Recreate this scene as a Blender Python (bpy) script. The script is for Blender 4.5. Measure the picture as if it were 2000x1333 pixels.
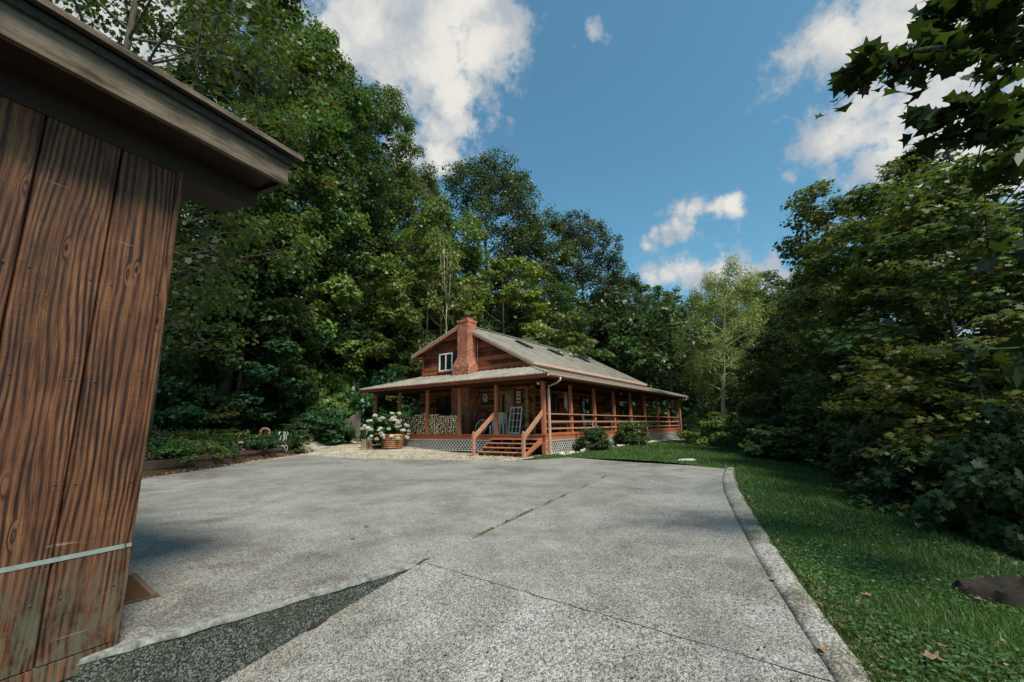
import bpy, math, random
import numpy as np
from mathutils import Vector, Matrix
R_ = math.radians
random.seed(7); RNG = np.random.default_rng(7)
for o in list(bpy.data.objects): bpy.data.objects.remove(o)
SC = bpy.context.scene; COL = SC.collection

# ------------------------------------------------------------------ camera
F, PITCH, ROLL, CAMH = 863.42, 0.1897, -0.0133, 1.247
cam = bpy.data.objects.new('camera', bpy.data.cameras.new('camera')); COL.objects.link(cam)
cR = Vector((1, 0, 0)); cF = Vector((0, math.cos(PITCH), math.sin(PITCH))); cU = cR.cross(cF)
r2 = cR * math.cos(ROLL) + cU * math.sin(ROLL); u2 = cU * math.cos(ROLL) - cR * math.sin(ROLL)
M = Matrix.Identity(4)
for i in range(3):
    M[i][0] = r2[i]; M[i][1] = u2[i]; M[i][2] = -cF[i]
M[2][3] = CAMH
cam.matrix_world = M
cam.data.sensor_width = 36; cam.data.lens = F / 2000 * 36
cam.data.clip_start = 0.05; cam.data.clip_end = 6000
SC.camera = cam

def ray(px, py):
    A = px - 1000; B = 666.5 - py
    v = r2 * (A / F) + u2 * (B / F) + cF
    return v
def on_z(px, py, z=0.0):
    r = ray(px, py); t = (z - CAMH) / r.z
    return Vector((0, 0, CAMH)) + r * t
def at_dist(px, d, py=830):
    r = ray(px, py); h = math.hypot(r.x, r.y)
    return Vector((r.x / h * d, r.y / h * d, CAMH + r.z / h * d))

# ------------------------------------------------------------------ light
SUN_AZ, SUN_EL = R_(147), R_(56)          # azimuth clockwise from +Y
SKY_STR = 0.105
SUN_STR = 4.1
EXPOSURE = 0.55
sd = Vector((math.sin(SUN_AZ) * math.cos(SUN_EL), math.cos(SUN_AZ) * math.cos(SUN_EL), math.sin(SUN_EL)))
sun = bpy.data.objects.new('sun', bpy.data.lights.new('sun', 'SUN')); COL.objects.link(sun)
sun.data.energy = SUN_STR; sun.data.angle = R_(13); sun.data.color = (1.0, 0.93, 0.82)
sun.rotation_euler = sd.to_track_quat('Z', 'Y').to_euler()
SC.view_settings.view_transform = 'Standard'; SC.view_settings.look = 'None'
SC.view_settings.exposure = EXPOSURE; SC.view_settings.gamma = 1
SC.cycles.max_bounces = 8; SC.cycles.transparent_max_bounces = 8
SC.cycles.diffuse_bounces = 3; SC.cycles.glossy_bounces = 2; SC.cycles.transmission_bounces = 4
SC.cycles.use_denoising = True
SC.cycles.sample_clamp_indirect = 4

# ------------------------------------------------------------------ node helpers
class NT:
    def __init__(s, nt): s.nt = nt; s.n = nt.nodes; s.l = nt.links
    def new(s, t, **kw):
        n = s.n.new(t)
        for k, v in kw.items():
            if k.startswith('i_'):
                n.inputs[k[2:].replace('_', ' ')].default_value = v
            else: setattr(n, k, v)
        return n
    def link(s, a, b): s.l.new(a, b)
    def val(s, sock, v):
        if hasattr(v, 'is_linked') or isinstance(v, bpy.types.NodeSocket): s.link(v, sock)
        else: sock.default_value = v
    def math(s, op, a, b=0.0, c=None, clamp=False):
        n = s.n.new('ShaderNodeMath'); n.operation = op; n.use_clamp = clamp
        s.val(n.inputs[0], a); s.val(n.inputs[1], b)
        if c is not None: s.val(n.inputs[2], c)
        return n.outputs[0]
    def vmath(s, op, a, b=(0, 0, 0)):
        n = s.n.new('ShaderNodeVectorMath'); n.operation = op
        s.val(n.inputs[0], a)
        if op == 'SCALE': s.val(n.inputs[3], b)
        else: s.val(n.inputs[1], b)
        return n.outputs['Value'] if op in ('LENGTH', 'DISTANCE', 'DOT_PRODUCT') else n.outputs[0]
    def noise(s, vec, scale, detail=4, rough=0.55, dist=0.0, dim='3D'):
        n = s.n.new('ShaderNodeTexNoise'); n.noise_dimensions = dim
        if vec is not None: s.link(vec, n.inputs['Vector'])
        n.inputs['Scale'].default_value = scale; n.inputs['Detail'].default_value = detail
        n.inputs['Roughness'].default_value = rough; n.inputs['Distortion'].default_value = dist
        return n.outputs['Fac']
    def voro(s, vec, scale, feature='F1', out='Distance', rnd=1.0):
        n = s.n.new('ShaderNodeTexVoronoi'); n.feature = feature
        s.link(vec, n.inputs['Vector']); n.inputs['Scale'].default_value = scale
        n.inputs['Randomness'].default_value = rnd
        return n.outputs[out]
    def map(s, vec, scale=(1, 1, 1), rot=(0, 0, 0), loc=(0, 0, 0)):
        n = s.n.new('ShaderNodeMapping'); s.link(vec, n.inputs[0])
        n.inputs['Scale'].default_value = scale; n.inputs['Rotation'].default_value = rot; n.inputs['Location'].default_value = loc
        return n.outputs[0]
    def ramp(s, fac, stops, interp='LINEAR'):
        n = s.n.new('ShaderNodeValToRGB'); s.link(fac, n.inputs[0]); e = n.color_ramp.elements
        n.color_ramp.interpolation = interp
        while len(e) < len(stops): e.new(0.5)
        for i, (p, c) in enumerate(stops):
            e[i].position = p; e[i].color = (c, c, c, 1) if not hasattr(c, '__len__') else tuple(c) + (1,)
        return n.outputs[0]
    def mix(s, fac, a, b, mode='MIX'):
        n = s.n.new('ShaderNodeMix'); n.data_type = 'RGBA'; n.blend_type = mode
        s.val(n.inputs[0], fac)
        for k, v in ((6, a), (7, b)):
            if isinstance(v, bpy.types.NodeSocket): s.link(v, n.inputs[k])
            else: n.inputs[k].default_value = tuple(v) + (1,)
        return n.outputs[2]
    def smooth(s, v, a, b, lo=0.0, hi=1.0):
        n = s.n.new('ShaderNodeMapRange'); n.interpolation_type = 'SMOOTHSTEP'
        s.val(n.inputs[0], v)
        for k, x in zip((1, 2, 3, 4), (a, b, lo, hi)): n.inputs[k].default_value = x
        return n.outputs[0]
    def obj(s): return s.n.new('ShaderNodeTexCoord').outputs['Object']
    def pos(s): return s.n.new('ShaderNodeNewGeometry').outputs['Position']

def mat(name, fn):
    m = bpy.data.materials.new(name); m.use_nodes = True
    t = NT(m.node_tree); b = m.node_tree.nodes['Principled BSDF']
    fn(t, b); return m
def bump(t, b, h, strength=0.4, dist=0.01):
    n = t.n.new('ShaderNodeBump'); n.inputs['Strength'].default_value = strength; n.inputs['Distance'].default_value = dist
    t.link(h, n.inputs['Height']); t.link(n.outputs[0], b.inputs['Normal'])
def sbase(b, rough=0.7, spec=0.3):
    b.inputs['Roughness'].default_value = rough; b.inputs['Specular IOR Level'].default_value = spec

# ------------------------------------------------------------------ world: Nishita sky with clouds at fixed directions
W = bpy.data.worlds.new('World'); SC.world = W; W.use_nodes = True
t = NT(W.node_tree); bg = W.node_tree.nodes['Background']; bg.inputs['Strength'].default_value = SKY_STR
sky = t.new('ShaderNodeTexSky', sky_type='NISHITA', sun_disc=False)
sky.sun_elevation = SUN_EL; sky.sun_rotation = SUN_AZ; sky.altitude = 200
sky.air_density = 1.0; sky.dust_density = 2.2; sky.ozone_density = 1.6
dirv = t.n.new('ShaderNodeTexCoord').outputs['Generated']
warp = t.new('ShaderNodeTexNoise'); t.link(dirv, warp.inputs['Vector']); warp.inputs['Scale'].default_value = 9; warp.inputs['Detail'].default_value = 5
wv = t.vmath('SCALE', t.vmath('SUBTRACT', warp.outputs['Color'], (0.5, 0.5, 0.5)), 0.10)
dv = t.vmath('ADD', dirv, wv)
CLOUDS = [(650, 85, 75, 1), (720, 60, 105, 1), (800, 110, 110, 1), (880, 60, 120, 1), (950, 80, 75, 1), (1005, 50, 42, .8), (880, 180, 80, 1), (840, 235, 60, .9), (845, 290, 45, .85), (800, 300, 45, .8), (905, 10, 90, 1),
          (1560, 110, 50, .7), (1640, 80, 70, .9), (1740, 40, 90, 1), (1850, 20, 130, 1), (1950, 60, 150, 1), (1520, 180, 45, .65), (1590, 150, 50, .6), (1680, 200, 75, .9), (1640, 270, 62, .95), (1720, 300, 80, .95), (1800, 200, 130, 1), (1900, 330, 140, 1), (1960, 560, 160, .9), (1800, 700, 130, .8),
          (1432, 410, 30, .85), (1402, 417, 27, .85), (1372, 419, 28, .8), (1342, 427, 31, .85), (1313, 438, 28, .8), (1286, 444, 22, .75), (1266, 471, 20, .7),
          (1262, 548, 36, .8), (1300, 540, 42, .85), (1345, 530, 46, .85), (1390, 540, 50, .85), (1440, 552, 55, .85), (1500, 560, 60, .85), (1338, 506, 22, .7), (1600, 420, 26, .55),
          (1160, 50, 24, .55), (1125, 82, 14, .5), (250, 90, 150, .9), (120, 20, 150, .8), (380, 430, 60, .7)]
acc = None
for (px, py, rad, wgt) in CLOUDS:
    c = ray(px, py).normalized(); rr = rad / F * (1 / ray(px, py).length) * 1.22
    d = t.vmath('DISTANCE', dv, tuple(c))
    v = t.math('MULTIPLY_ADD', d, -1.0 / rr * 0.62 * wgt, 1.0 * wgt)
    acc = v if acc is None else t.math('MAXIMUM', acc, v)
n1 = t.noise(dirv, 14, 9, 0.62); n2 = t.noise(dirv, 5, 4, 0.5)
cm = t.math('ADD', acc, t.math('MULTIPLY', t.math('SUBTRACT', n1, 0.5), 1.7))
cm = t.math('ADD', cm, t.math('MULTIPLY', t.math('SUBTRACT', t.noise(dirv, 45, 6, 0.65), 0.5), 0.5))
mask = t.smooth(cm, 0.26, 0.72)
core = t.smooth(t.math('ADD', acc, t.math('MULTIPLY', t.math('SUBTRACT', t.noise(dirv, 8, 6, 0.6), 0.5), 2.2)), 0.35, 1.15)
ccol = t.mix(core, (3.0, 3.3, 3.6), (5.6, 5.4, 4.95))
skyc = t.mix(1.0, sky.outputs[0], (0.68, 1.14, 1.08), 'MULTIPLY')
t.link(t.mix(t.math('MULTIPLY', mask, 0.96), skyc, ccol), bg.inputs['Color'])

# ------------------------------------------------------------------ mesh builder
class MB:
    def __init__(s): s.v = []; s.f = []; s.m = []; s.n = 0; s.cm = 0; s.sm = []
    def add(s, verts, faces, smooth=False):
        o = s.n; verts = [tuple(map(float, p)) for p in verts]
        s.v += verts; s.n += len(verts)
        for f in faces: s.f.append([i + o for i in f]); s.m.append(s.cm); s.sm.append(smooth)
        return s
    def mat(s, i): s.cm = i; return s
    def box(s, x0, x1, y0, y1, z0, z1, mx=None):
        V = [Vector((x, y, z)) for z in (z0, z1) for y in (y0, y1) for x in (x0, x1)]
        if mx is not None: V = [mx @ p for p in V]
        return s.add(V, [(0, 2, 3, 1), (4, 5, 7, 6), (0, 1, 5, 4), (2, 6, 7, 3), (0, 4, 6, 2), (1, 3, 7, 5)])
    def beam(s, a, b, w, h, up=(0, 0, 1)):
        a = Vector(a); b = Vector(b); d = b - a; L = d.length; d.normalize()
        up = Vector(up); sx = d.cross(up)
        if sx.length < 1e-5: sx = d.cross(Vector((1, 0, 0)))
        sx.normalize(); sz = sx.cross(d)
        V = [p + sx * (w / 2 * i) + sz * (h / 2 * j) for p in (a, b) for i, j in ((-1, -1), (1, -1), (1, 1), (-1, 1))]
        return s.add(V, [(0, 1, 2, 3)[::-1], (4, 5, 6, 7), (0, 1, 5, 4), (1, 2, 6, 5), (2, 3, 7, 6), (3, 0, 4, 7)])
    def tube(s, pts, rad, n=8, cap=True, smooth=True):
        pts = [Vector(p) for p in pts]
        if not hasattr(rad, '__len__'): rad = [rad] * len(pts)
        V = []; prev = None
        for i, p in enumerate(pts):
            d = (pts[min(i + 1, len(pts) - 1)] - pts[max(i - 1, 0)])
            d = d.normalized() if d.length > 1e-9 else Vector((0, 0, 1))
            if prev is None: ax = d.cross(Vector((0.31, 0.17, 0.93))); 
            else: ax = prev - d * prev.dot(d)
            if ax.length < 1e-6: ax = d.cross(Vector((1, 0, 0)))
            ax.normalize(); prev = ax; bx = d.cross(ax)
            for k in range(n):
                a = 2 * math.pi * k / n; V.append(p + (ax * math.cos(a) + bx * math.sin(a)) * rad[i])
        Fc = [(i * n + k, i * n + (k + 1) % n, (i + 1) * n + (k + 1) % n, (i + 1) * n + k) for i in range(len(pts) - 1) for k in range(n)]
        s.add(V, Fc, smooth)
        if cap:
            o = s.n - len(V)
            s.f.append([o + k for k in range(n)][::-1]); s.m.append(s.cm); s.sm.append(False)
            s.f.append([o + (len(pts) - 1) * n + k for k in range(n)]); s.m.append(s.cm); s.sm.append(False)
        return s
    def lathe(s, prof, n=24, c=(0, 0, 0), smooth=True, jit=0.0):
        V = []
        for (r, z) in prof:
            for k in range(n):
                a = 2 * math.pi * k / n; q = r * (1 + random.uniform(-jit, jit))
                V.append((c[0] + q * math.cos(a), c[1] + q * math.sin(a), c[2] + z))
        Fc = [(i * n + k, i * n + (k + 1) % n, (i + 1) * n + (k + 1) % n, (i + 1) * n + k) for i in range(len(prof) - 1) for k in range(n)]
        return s.add(V, Fc, smooth)
    def prism(s, poly, axis_from, axis_to):   # poly: list of 3D points, extruded by vector
        d = Vector(axis_to) - Vector(axis_from); A = [Vector(p) for p in poly]; B = [p + d for p in A]; n = len(A)
        return s.add(A + B, [tuple(range(n))[::-1], tuple(range(n, 2 * n))] + [(i, (i + 1) % n, n + (i + 1) % n, n + i) for i in range(n)])
    def blob(s, c, rx, ry, rz, n=10, jit=0.12, smooth=True, seed=0):
        rg = random.Random(seed); V = []; m = n // 2
        ph = [rg.uniform(0, 6.28) for _ in range(6)]
        for i in range(m + 1):
            th = math.pi * i / m
            for k in range(n):
                a = 2 * math.pi * k / n
                q = 1 + jit * (math.sin(3 * a + ph[0]) * math.sin(2 * th + ph[1]) + 0.7 * math.sin(2 * a + ph[2]) * math.sin(th + ph[3]) + rg.uniform(-.35, .35) * (0 < i < m))
                V.append((c[0] + rx * q * math.sin(th) * math.cos(a), c[1] + ry * q * math.sin(th) * math.sin(a), c[2] + rz * q * math.cos(th)))
        return s.add(V, [(i * n + k, (i + 1) * n + k, (i + 1) * n + (k + 1) % n, i * n + (k + 1) % n) for i in range(m) for k in range(n)], smooth)
    def mesh(s, name, mats):
        me = bpy.data.meshes.new(name); me.from_pydata(s.v, [], s.f)
        for m in (mats if isinstance(mats, (list, tuple)) else [mats]): me.materials.append(m)
        me.polygons.foreach_set('material_index', s.m); me.polygons.foreach_set('use_smooth', s.sm)
        me.update(); return me
def np_mesh(name, verts, k, mats, smooth=False):
    """verts: (n*k, 3) array, every k consecutive vertices one face"""
    n = len(verts) // k; me = bpy.data.meshes.new(name)
    me.vertices.add(len(verts)); me.vertices.foreach_set('co', np.ascontiguousarray(verts, dtype=np.float32).ravel())
    me.loops.add(n * k); me.loops.foreach_set('vertex_index', np.arange(n * k, dtype=np.int32))
    me.polygons.add(n); me.polygons.foreach_set('loop_start', np.arange(0, n * k, k, dtype=np.int32))
    me.update(calc_edges=True)
    for m in (mats if isinstance(mats, (list, tuple)) else [mats]): me.materials.append(m)
    return me

def tag(o, label=None, cat=None, group=None, kind=None):
    if label: o['label'] = label
    if cat: o['category'] = cat
    if group: o['group'] = group
    if kind: o['kind'] = kind
    return o
def link(name, me, parent=None):
    o = bpy.data.objects.new(name, me); COL.objects.link(o)
    if parent is not None: o.parent = parent
    return o
def root(name, label, cat, loc=(0, 0, 0), rotz=0.0, group=None):
    o = bpy.data.objects.new(name, None); COL.objects.link(o); o.location = loc; o.rotation_euler = (0, 0, rotz)
    return tag(o, label, cat, group)
def part(name, mb, mats, parent, label=None):
    o = link(name, mb.mesh(name, mats), parent)
    if label: o['label'] = label
    return o
def solo(name, mb, mats, label, cat, loc=(0, 0, 0), rotz=0.0, group=None):
    o = link(name, mb.mesh(name, mats)); o.location = loc; o.rotation_euler = (0, 0, rotz)
    return tag(o, label, cat, group)
def dup(o, parent=None):
    c = o.copy(); COL.objects.link(c)
    if parent is not None: c.parent = parent
    for ch in list(o.children): dup(ch, c)
    return c

# ------------------------------------------------------------------ materials
def isl(t): return t.n.new('ShaderNodeNewGeometry').outputs['Random Per Island']
def wood_m(name, c1, c2, stretch=(1, 1, 1), sc=9, rough=0.62, var=0.5, bmp=0.25):
    def fn(t, b):
        o = t.map(t.obj(), stretch)
        n = t.noise(o, sc, 6, 0.62, 0.4); n2 = t.noise(t.obj(), 1.7, 3, 0.5)
        f = t.math('ADD', t.math('MULTIPLY', n, 0.75), t.math('MULTIPLY', t.math('SUBTRACT', isl(t), 0.5), var), clamp=True)
        f = t.math('ADD', f, t.math('MULTIPLY', t.math('SUBTRACT', n2, 0.5), 0.5), clamp=True)
        t.link(t.ramp(f, [(0.15, c1), (0.75, c2)]), b.inputs['Base Color']); sbase(b, rough, 0.25)
        if bmp: bump(t, b, n, bmp, 0.01)
    return mat(name, fn)
def plain_m(name, c, rough=0.6, spec=0.3, var=0.15, sc=6, metal=0.0, bmp=0.0):
    def fn(t, b):
        n = t.noise(t.obj(), sc, 5, 0.6)
        a = tuple(max(0, x * (1 - var)) for x in c); d = tuple(min(1, x * (1 + var)) for x in c)
        t.link(t.ramp(n, [(0.3, a), (0.7, d)]), b.inputs['Base Color']); sbase(b, rough, spec); b.inputs['Metallic'].default_value = metal
        if bmp: bump(t, b, n, bmp, 0.01)
    return mat(name, fn)

def leaf_mat(name, trans=0.35, rough=0.42, autumn=0.02):
    m = bpy.data.materials.new(name); m.use_nodes = True; t = NT(m.node_tree); b = m.node_tree.nodes['Principled BSDF']
    oi = t.n.new('ShaderNodeObjectInfo'); r = isl(t)
    hsv = t.n.new('ShaderNodeHueSaturation'); t.link(oi.outputs['Color'], hsv.inputs['Color'])
    big = t.noise(t.obj(), 0.55, 3, 0.5)
    t.link(t.math('ADD', 0.475, t.math('MULTIPLY', t.math('ADD', t.math('MULTIPLY', r, 0.5), t.math('MULTIPLY', big, 0.5)), 0.05)), hsv.inputs['Hue'])
    t.link(t.math('ADD', 0.55, t.math('ADD', t.math('MULTIPLY', r, 0.45), t.math('MULTIPLY', big, 0.9))), hsv.inputs['Value'])
    r2_ = t.math('FRACT', t.math('MULTIPLY', r, 37.7))
    c = t.mix(t.math('GREATER_THAN', r2_, 1 - autumn), hsv.outputs[0], (0.22, 0.11, 0.015))
    c = t.mix(t.math('GREATER_THAN', r2_, 1 - autumn * 0.2), c, (0.20, 0.03, 0.012))
    t.link(c, b.inputs['Base Color']); sbase(b, rough, 0.35)
    tr = t.n.new('ShaderNodeBsdfTranslucent'); t.link(t.mix(1.0, c, (1.25, 1.15, 0.45), 'MULTIPLY'), tr.inputs['Color'])
    ms = t.n.new('ShaderNodeMixShader'); ms.inputs[0].default_value = trans
    t.link(b.outputs[0], ms.inputs[1]); t.link(tr.outputs[0], ms.inputs[2])
    t.link(ms.outputs[0], m.node_tree.nodes['Material Output'].inputs['Surface'])
    return m

M_ = {}
M_['leaf'] = leaf_mat('leaf', 0.33, 0.45, 0.003)
M_['leaf_maple'] = leaf_mat('leaf_maple', 0.4, 0.42, 0.006)
def bark(t, b):
    o = t.map(t.obj(), (6, 6, 1.2)); n = t.noise(o, 2.2, 7, 0.65, 0.3)
    t.link(t.ramp(n, [(0.3, (0.028, 0.023, 0.018)), (0.55, (0.10, 0.085, 0.065)), (0.75, (0.22, 0.2, 0.17))]), b.inputs['Base Color']); sbase(b, 0.9, 0.1); bump(t, b, n, 0.8, 0.03)
M_['bark'] = mat('bark', bark)
def barkp(t, b):
    o = t.map(t.obj(), (5, 5, 1)); n = t.noise(o, 2.2, 7, 0.65, 0.3)
    t.link(t.ramp(n, [(0.3, (0.17, 0.15, 0.09)), (0.55, (0.40, 0.37, 0.26)), (0.75, (0.55, 0.51, 0.40))]), b.inputs['Base Color']); sbase(b, 0.9, 0.1); bump(t, b, n, 0.6, 0.02)
M_['bark_pale'] = mat('bark_pale', barkp)

def concrete(t, b):
    P = t.pos()
    wob = t.noise(P, 30, 2, 0.5)
    st = t.voro(P, 140, 'F1', 'Color'); bw = t.n.new('ShaderNodeRGBToBW'); t.link(st, bw.inputs[0])
    st2 = t.voro(P, 62, 'F1', 'Color'); bw2 = t.n.new('ShaderNodeRGBToBW'); t.link(st2, bw2.inputs[0])
    f = t.math('ADD', t.math('MULTIPLY', bw.outputs[0], 0.85), t.math('MULTIPLY', bw2.outputs[0], 0.33))
    base = t.ramp(f, [(0.12, (0.022, 0.021, 0.020)), (0.38, (0.10, 0.096, 0.090)), (0.62, (0.235, 0.228, 0.214)), (0.92, (0.43, 0.415, 0.39))])
    big = t.noise(t.map(P, (1, 1, 0)), 0.42, 5, 0.62, 0.6); mid = t.noise(t.map(P, (1, 1, 0)), 2.3, 6, 0.65, 0.3)
    stain = t.ramp(t.math('ADD', t.math('MULTIPLY', big, 0.6), t.math('MULTIPLY', mid, 0.4)), [(0.34, (0.42, 0.39, 0.36)), (0.46, (0.72, 0.69, 0.65)), (0.56, (0.95, 0.95, 0.94)), (0.68, (1.15, 1.15, 1.15))])
    c = t.mix(1.0, base, stain, 'MULTIPLY')
    # worn cement paste patches where the aggregate is covered
    worn = t.smooth(t.noise(t.map(P, (1, 1, 0), loc=(7, 3, 0)), 0.5, 6, 0.6, 0.5), 0.55, 0.72)
    c = t.mix(t.math('MULTIPLY', worn, 0.55), c, (0.27, 0.255, 0.225))
    trk = t.smooth(t.noise(t.map(P, (0.9, 0.12, 0), (0, 0, -0.42)), 1.4, 4, 0.55), 0.58, 0.72); c = t.mix(t.math('MULTIPLY', trk, 0.30), c, (0.07, 0.066, 0.06))
    oil = t.smooth(t.noise(t.map(P, (1, 1, 0), loc=(3, 9, 0)), 1.15, 4, 0.55, 0.8), 0.70, 0.80); c = t.mix(t.math('MULTIPLY', oil, 0.45), c, (0.055, 0.05, 0.045))
    spots = t.smooth(t.noise(P, 4.5, 3, 0.5), 0.73, 0.78)
    c = t.mix(t.math('MULTIPLY', spots, 0.7), c, (0.05, 0.045, 0.035))
    t.link(c, b.inputs['Base Color']); sbase(b, 0.68, 0.35)
    bump(t, b, t.voro(P, 120, 'F1', 'Distance'), 0.5, 0.004)
M_['concrete'] = mat('concrete', concrete)
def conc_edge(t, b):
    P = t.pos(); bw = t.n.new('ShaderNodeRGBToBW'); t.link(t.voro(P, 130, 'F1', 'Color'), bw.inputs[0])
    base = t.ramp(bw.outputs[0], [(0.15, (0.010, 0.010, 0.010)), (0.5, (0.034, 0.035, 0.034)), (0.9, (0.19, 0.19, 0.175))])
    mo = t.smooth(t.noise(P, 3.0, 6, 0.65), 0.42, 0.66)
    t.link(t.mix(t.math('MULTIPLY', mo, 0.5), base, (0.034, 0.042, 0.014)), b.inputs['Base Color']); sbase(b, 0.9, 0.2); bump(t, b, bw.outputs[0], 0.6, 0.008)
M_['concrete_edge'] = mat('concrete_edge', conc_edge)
def kerb_m(t, b):
    P = t.pos(); bw = t.n.new('ShaderNodeRGBToBW'); t.link(t.voro(P, 90, 'F1', 'Color'), bw.inputs[0])
    base = t.ramp(bw.outputs[0], [(0.1, (0.09, 0.086, 0.078)), (0.5, (0.235, 0.225, 0.205)), (0.9, (0.50, 0.485, 0.45))])
    st = t.ramp(t.noise(P, 1.6, 6, 0.68, 0.4), [(0.36, (0.42, 0.38, 0.31)), (0.58, (1, 1, 1))])
    t.link(t.mix(1.0, base, st, 'MULTIPLY'), b.inputs['Base Color']); sbase(b, 0.85, 0.2); bump(t, b, bw.outputs[0], 0.5, 0.006)
M_['kerb'] = mat('kerb', kerb_m)

def siding(t, b):   # rough sawn stained planks, strong cathedral grain running up the wall (local x along wall, z up)
    o = t.obj(); r = isl(t); off = t.n.new('ShaderNodeCombineXYZ'); t.link(t.math('MULTIPLY', r, 43.0), off.inputs[2]); t.link(t.math('MULTIPLY', r, 17.0), off.inputs[0])
    p = t.vmath('ADD', o, off.outputs[0])
    w1 = t.noise(t.map(p, (2.6, 0.0, 0.5)), 1.0, 2, 0.4, 0.2); w2 = t.noise(t.map(p, (9, 0.0, 2.2)), 1.0, 2, 0.5, 0.2)
    xs = t.n.new('ShaderNodeSeparateXYZ'); t.link(p, xs.inputs[0])
    kn = t.n.new('ShaderNodeTexVoronoi'); kn.voronoi_dimensions = '3D'; t.link(t.map(p, (3.2, 0.0, 0.85)), kn.inputs['Vector']); kbw = t.n.new('ShaderNodeRGBToBW'); t.link(kn.outputs['Color'], kbw.inputs[0]); kd = t.math('ADD', kn.outputs['Distance'], t.math('MULTIPLY', t.math('GREATER_THAN', 0.86, kbw.outputs[0]), 1.0))
    kbend = t.math('MULTIPLY', t.smooth(kd, 0.42, 0.0), 9.0)
    ph = t.math('ADD', t.math('ADD', t.math('MULTIPLY', xs.outputs[0], 190), kbend), t.math('ADD', t.math('MULTIPLY', w1, 48), t.math('MULTIPLY', w2, 6)))
    band = t.math('ADD', t.math('MULTIPLY', t.math('SINE', ph), 0.5), 0.5)
    band = t.math('MULTIPLY', t.math('POWER', band, 2.0), t.smooth(t.noise(t.map(p, (11, 1, 1.0)), 1.0, 4, 0.6), 0.28, 0.70))
    fine = t.math('ADD', t.math('MULTIPLY', t.math('SINE', t.math('MULTIPLY', ph, 3.3)), 0.5), 0.5); fine = t.math('MULTIPLY', fine, t.smooth(t.noise(t.map(p, (7, 1, 1.6), loc=(2, 0, 9)), 1.0, 3, 0.5), 0.35, 0.65))
    band = t.math('ADD', t.math('MULTIPLY', band, 0.92), t.math('MULTIPLY', fine, 0.22))
    fib = t.noise(t.map(p, (120, 30, 4)), 1.0, 4, 0.6)
    saw = t.noise(t.map(p, (3, 3, 170)), 1.0, 2, 0.5)
    blot = t.noise(t.map(p, (4.5, 1, 1.6)), 1.0, 7, 0.68, 0.3)
    band = t.math('ADD', band, t.math('MULTIPLY', t.smooth(kd, 0.10, 0.05), 0.7))
    f = t.math('ADD', t.math('MULTIPLY', band, 0.44), t.math('MULTIPLY', fib, 0.42))
    f = t.math('ADD', f, t.math('MULTIPLY', blot, 0.62)); f = t.math('SUBTRACT', f, t.math('MULTIPLY', saw, 0.12))
    c = t.ramp(f, [(0.34, (0.20, 0.090, 0.040)), (0.50, (0.098, 0.037, 0.016)), (0.64, (0.036, 0.013, 0.007)), (0.84, (0.006, 0.003, 0.003))])
    so = t.n.new('ShaderNodeSeparateXYZ'); t.link(o, so.inputs[0])
    low = t.math('MULTIPLY', t.smooth(so.outputs[2], 0.75, 0.1), t.smooth(t.noise(t.map(o, (14, 4, 6)), 1, 5, 0.7), 0.38, 0.62))
    c = t.mix(t.math('MULTIPLY', low, 0.8), c, (0.085, 0.082, 0.055))
    chalk = t.smooth(t.noise(t.map(o, (2.2, 1, 26), loc=(3, 0, 5)), 1, 3, 0.5), 0.68, 0.76)
    c = t.mix(t.math('MULTIPLY', chalk, 0.35), c, (0.42, 0.30, 0.2))
    t.link(c, b.inputs['Base Color']); sbase(b, 0.62, 0.28)
    bump(t, b, t.math('ADD', t.math('MULTIPLY', fib, 0.6), t.math('MULTIPLY', saw, 0.5)), 0.5, 0.004)
M_['siding'] = mat('siding', siding)
def trimold(t, b):  # weathered grey brown eave board (local x along)
    o = t.obj(); fib = t.noise(t.map(o, (3, 40, 60)), 1, 5, 0.65, 0.2); bl = t.noise(t.map(o, (4, 6, 8)), 1, 5, 0.65)
    f = t.math('ADD', t.math('MULTIPLY', fib, 0.5), t.math('MULTIPLY', bl, 0.5))
    c = t.ramp(f, [(0.34, (0.026, 0.018, 0.013)), (0.48, (0.105, 0.078, 0.056)), (0.66, (0.20, 0.158, 0.12))])
    t.link(c, b.inputs['Base Color']); sbase(b, 0.85, 0.15); bump(t, b, fib, 0.5, 0.004)
M_['trim_old'] = mat('trim_old', trimold)
M_['dark_wood'] = wood_m('dark_wood', (0.012, 0.008, 0.006), (0.035, 0.022, 0.015), bmp=0.1)
M_['shingle'] = plain_m('shingle', (0.05, 0.045, 0.042), 0.95, 0.1, 0.4, 30)
M_['galv'] = plain_m('galv', (0.24, 0.275, 0.265), 0.5, 0.5, 0.2, 20, 0.3)
M_['red_wood'] = wood_m('red_wood', (0.27, 0.078, 0.036), (0.48, 0.185, 0.095), (3, 3, 1), 5, 0.5, 0.35, 0.1)
M_['red_dark'] = wood_m('red_dark', (0.20, 0.05, 0.022), (0.36, 0.11, 0.05), (1, 1, 3), 5, 0.5, 0.3, 0.1)  # darker copy of red_wood, painting in shade on front and inner faces
M_['rail_wood'] = wood_m('rail_wood', (0.29, 0.128, 0.078), (0.51, 0.27, 0.175), (1, 1, 1), 6, 0.5, 0.35, 0.1)
M_['log'] = wood_m('log', (0.075, 0.027, 0.012), (0.31, 0.13, 0.048), (1, 1, 3), 4, 0.55, 0.7, 0.3)
M_['plank'] = wood_m('plank', (0.05, 0.014, 0.008), (0.36, 0.11, 0.042), (1, 0.7, 3.5), 3.0, 0.55, 0.6, 0.3)
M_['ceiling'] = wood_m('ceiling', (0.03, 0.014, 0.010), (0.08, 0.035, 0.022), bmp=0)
M_['log_end'] = wood_m('log_end', (0.20, 0.11, 0.05), (0.45, 0.29, 0.15), (1, 1, 1), 12, 0.8, 0.5, 0.3)
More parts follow.
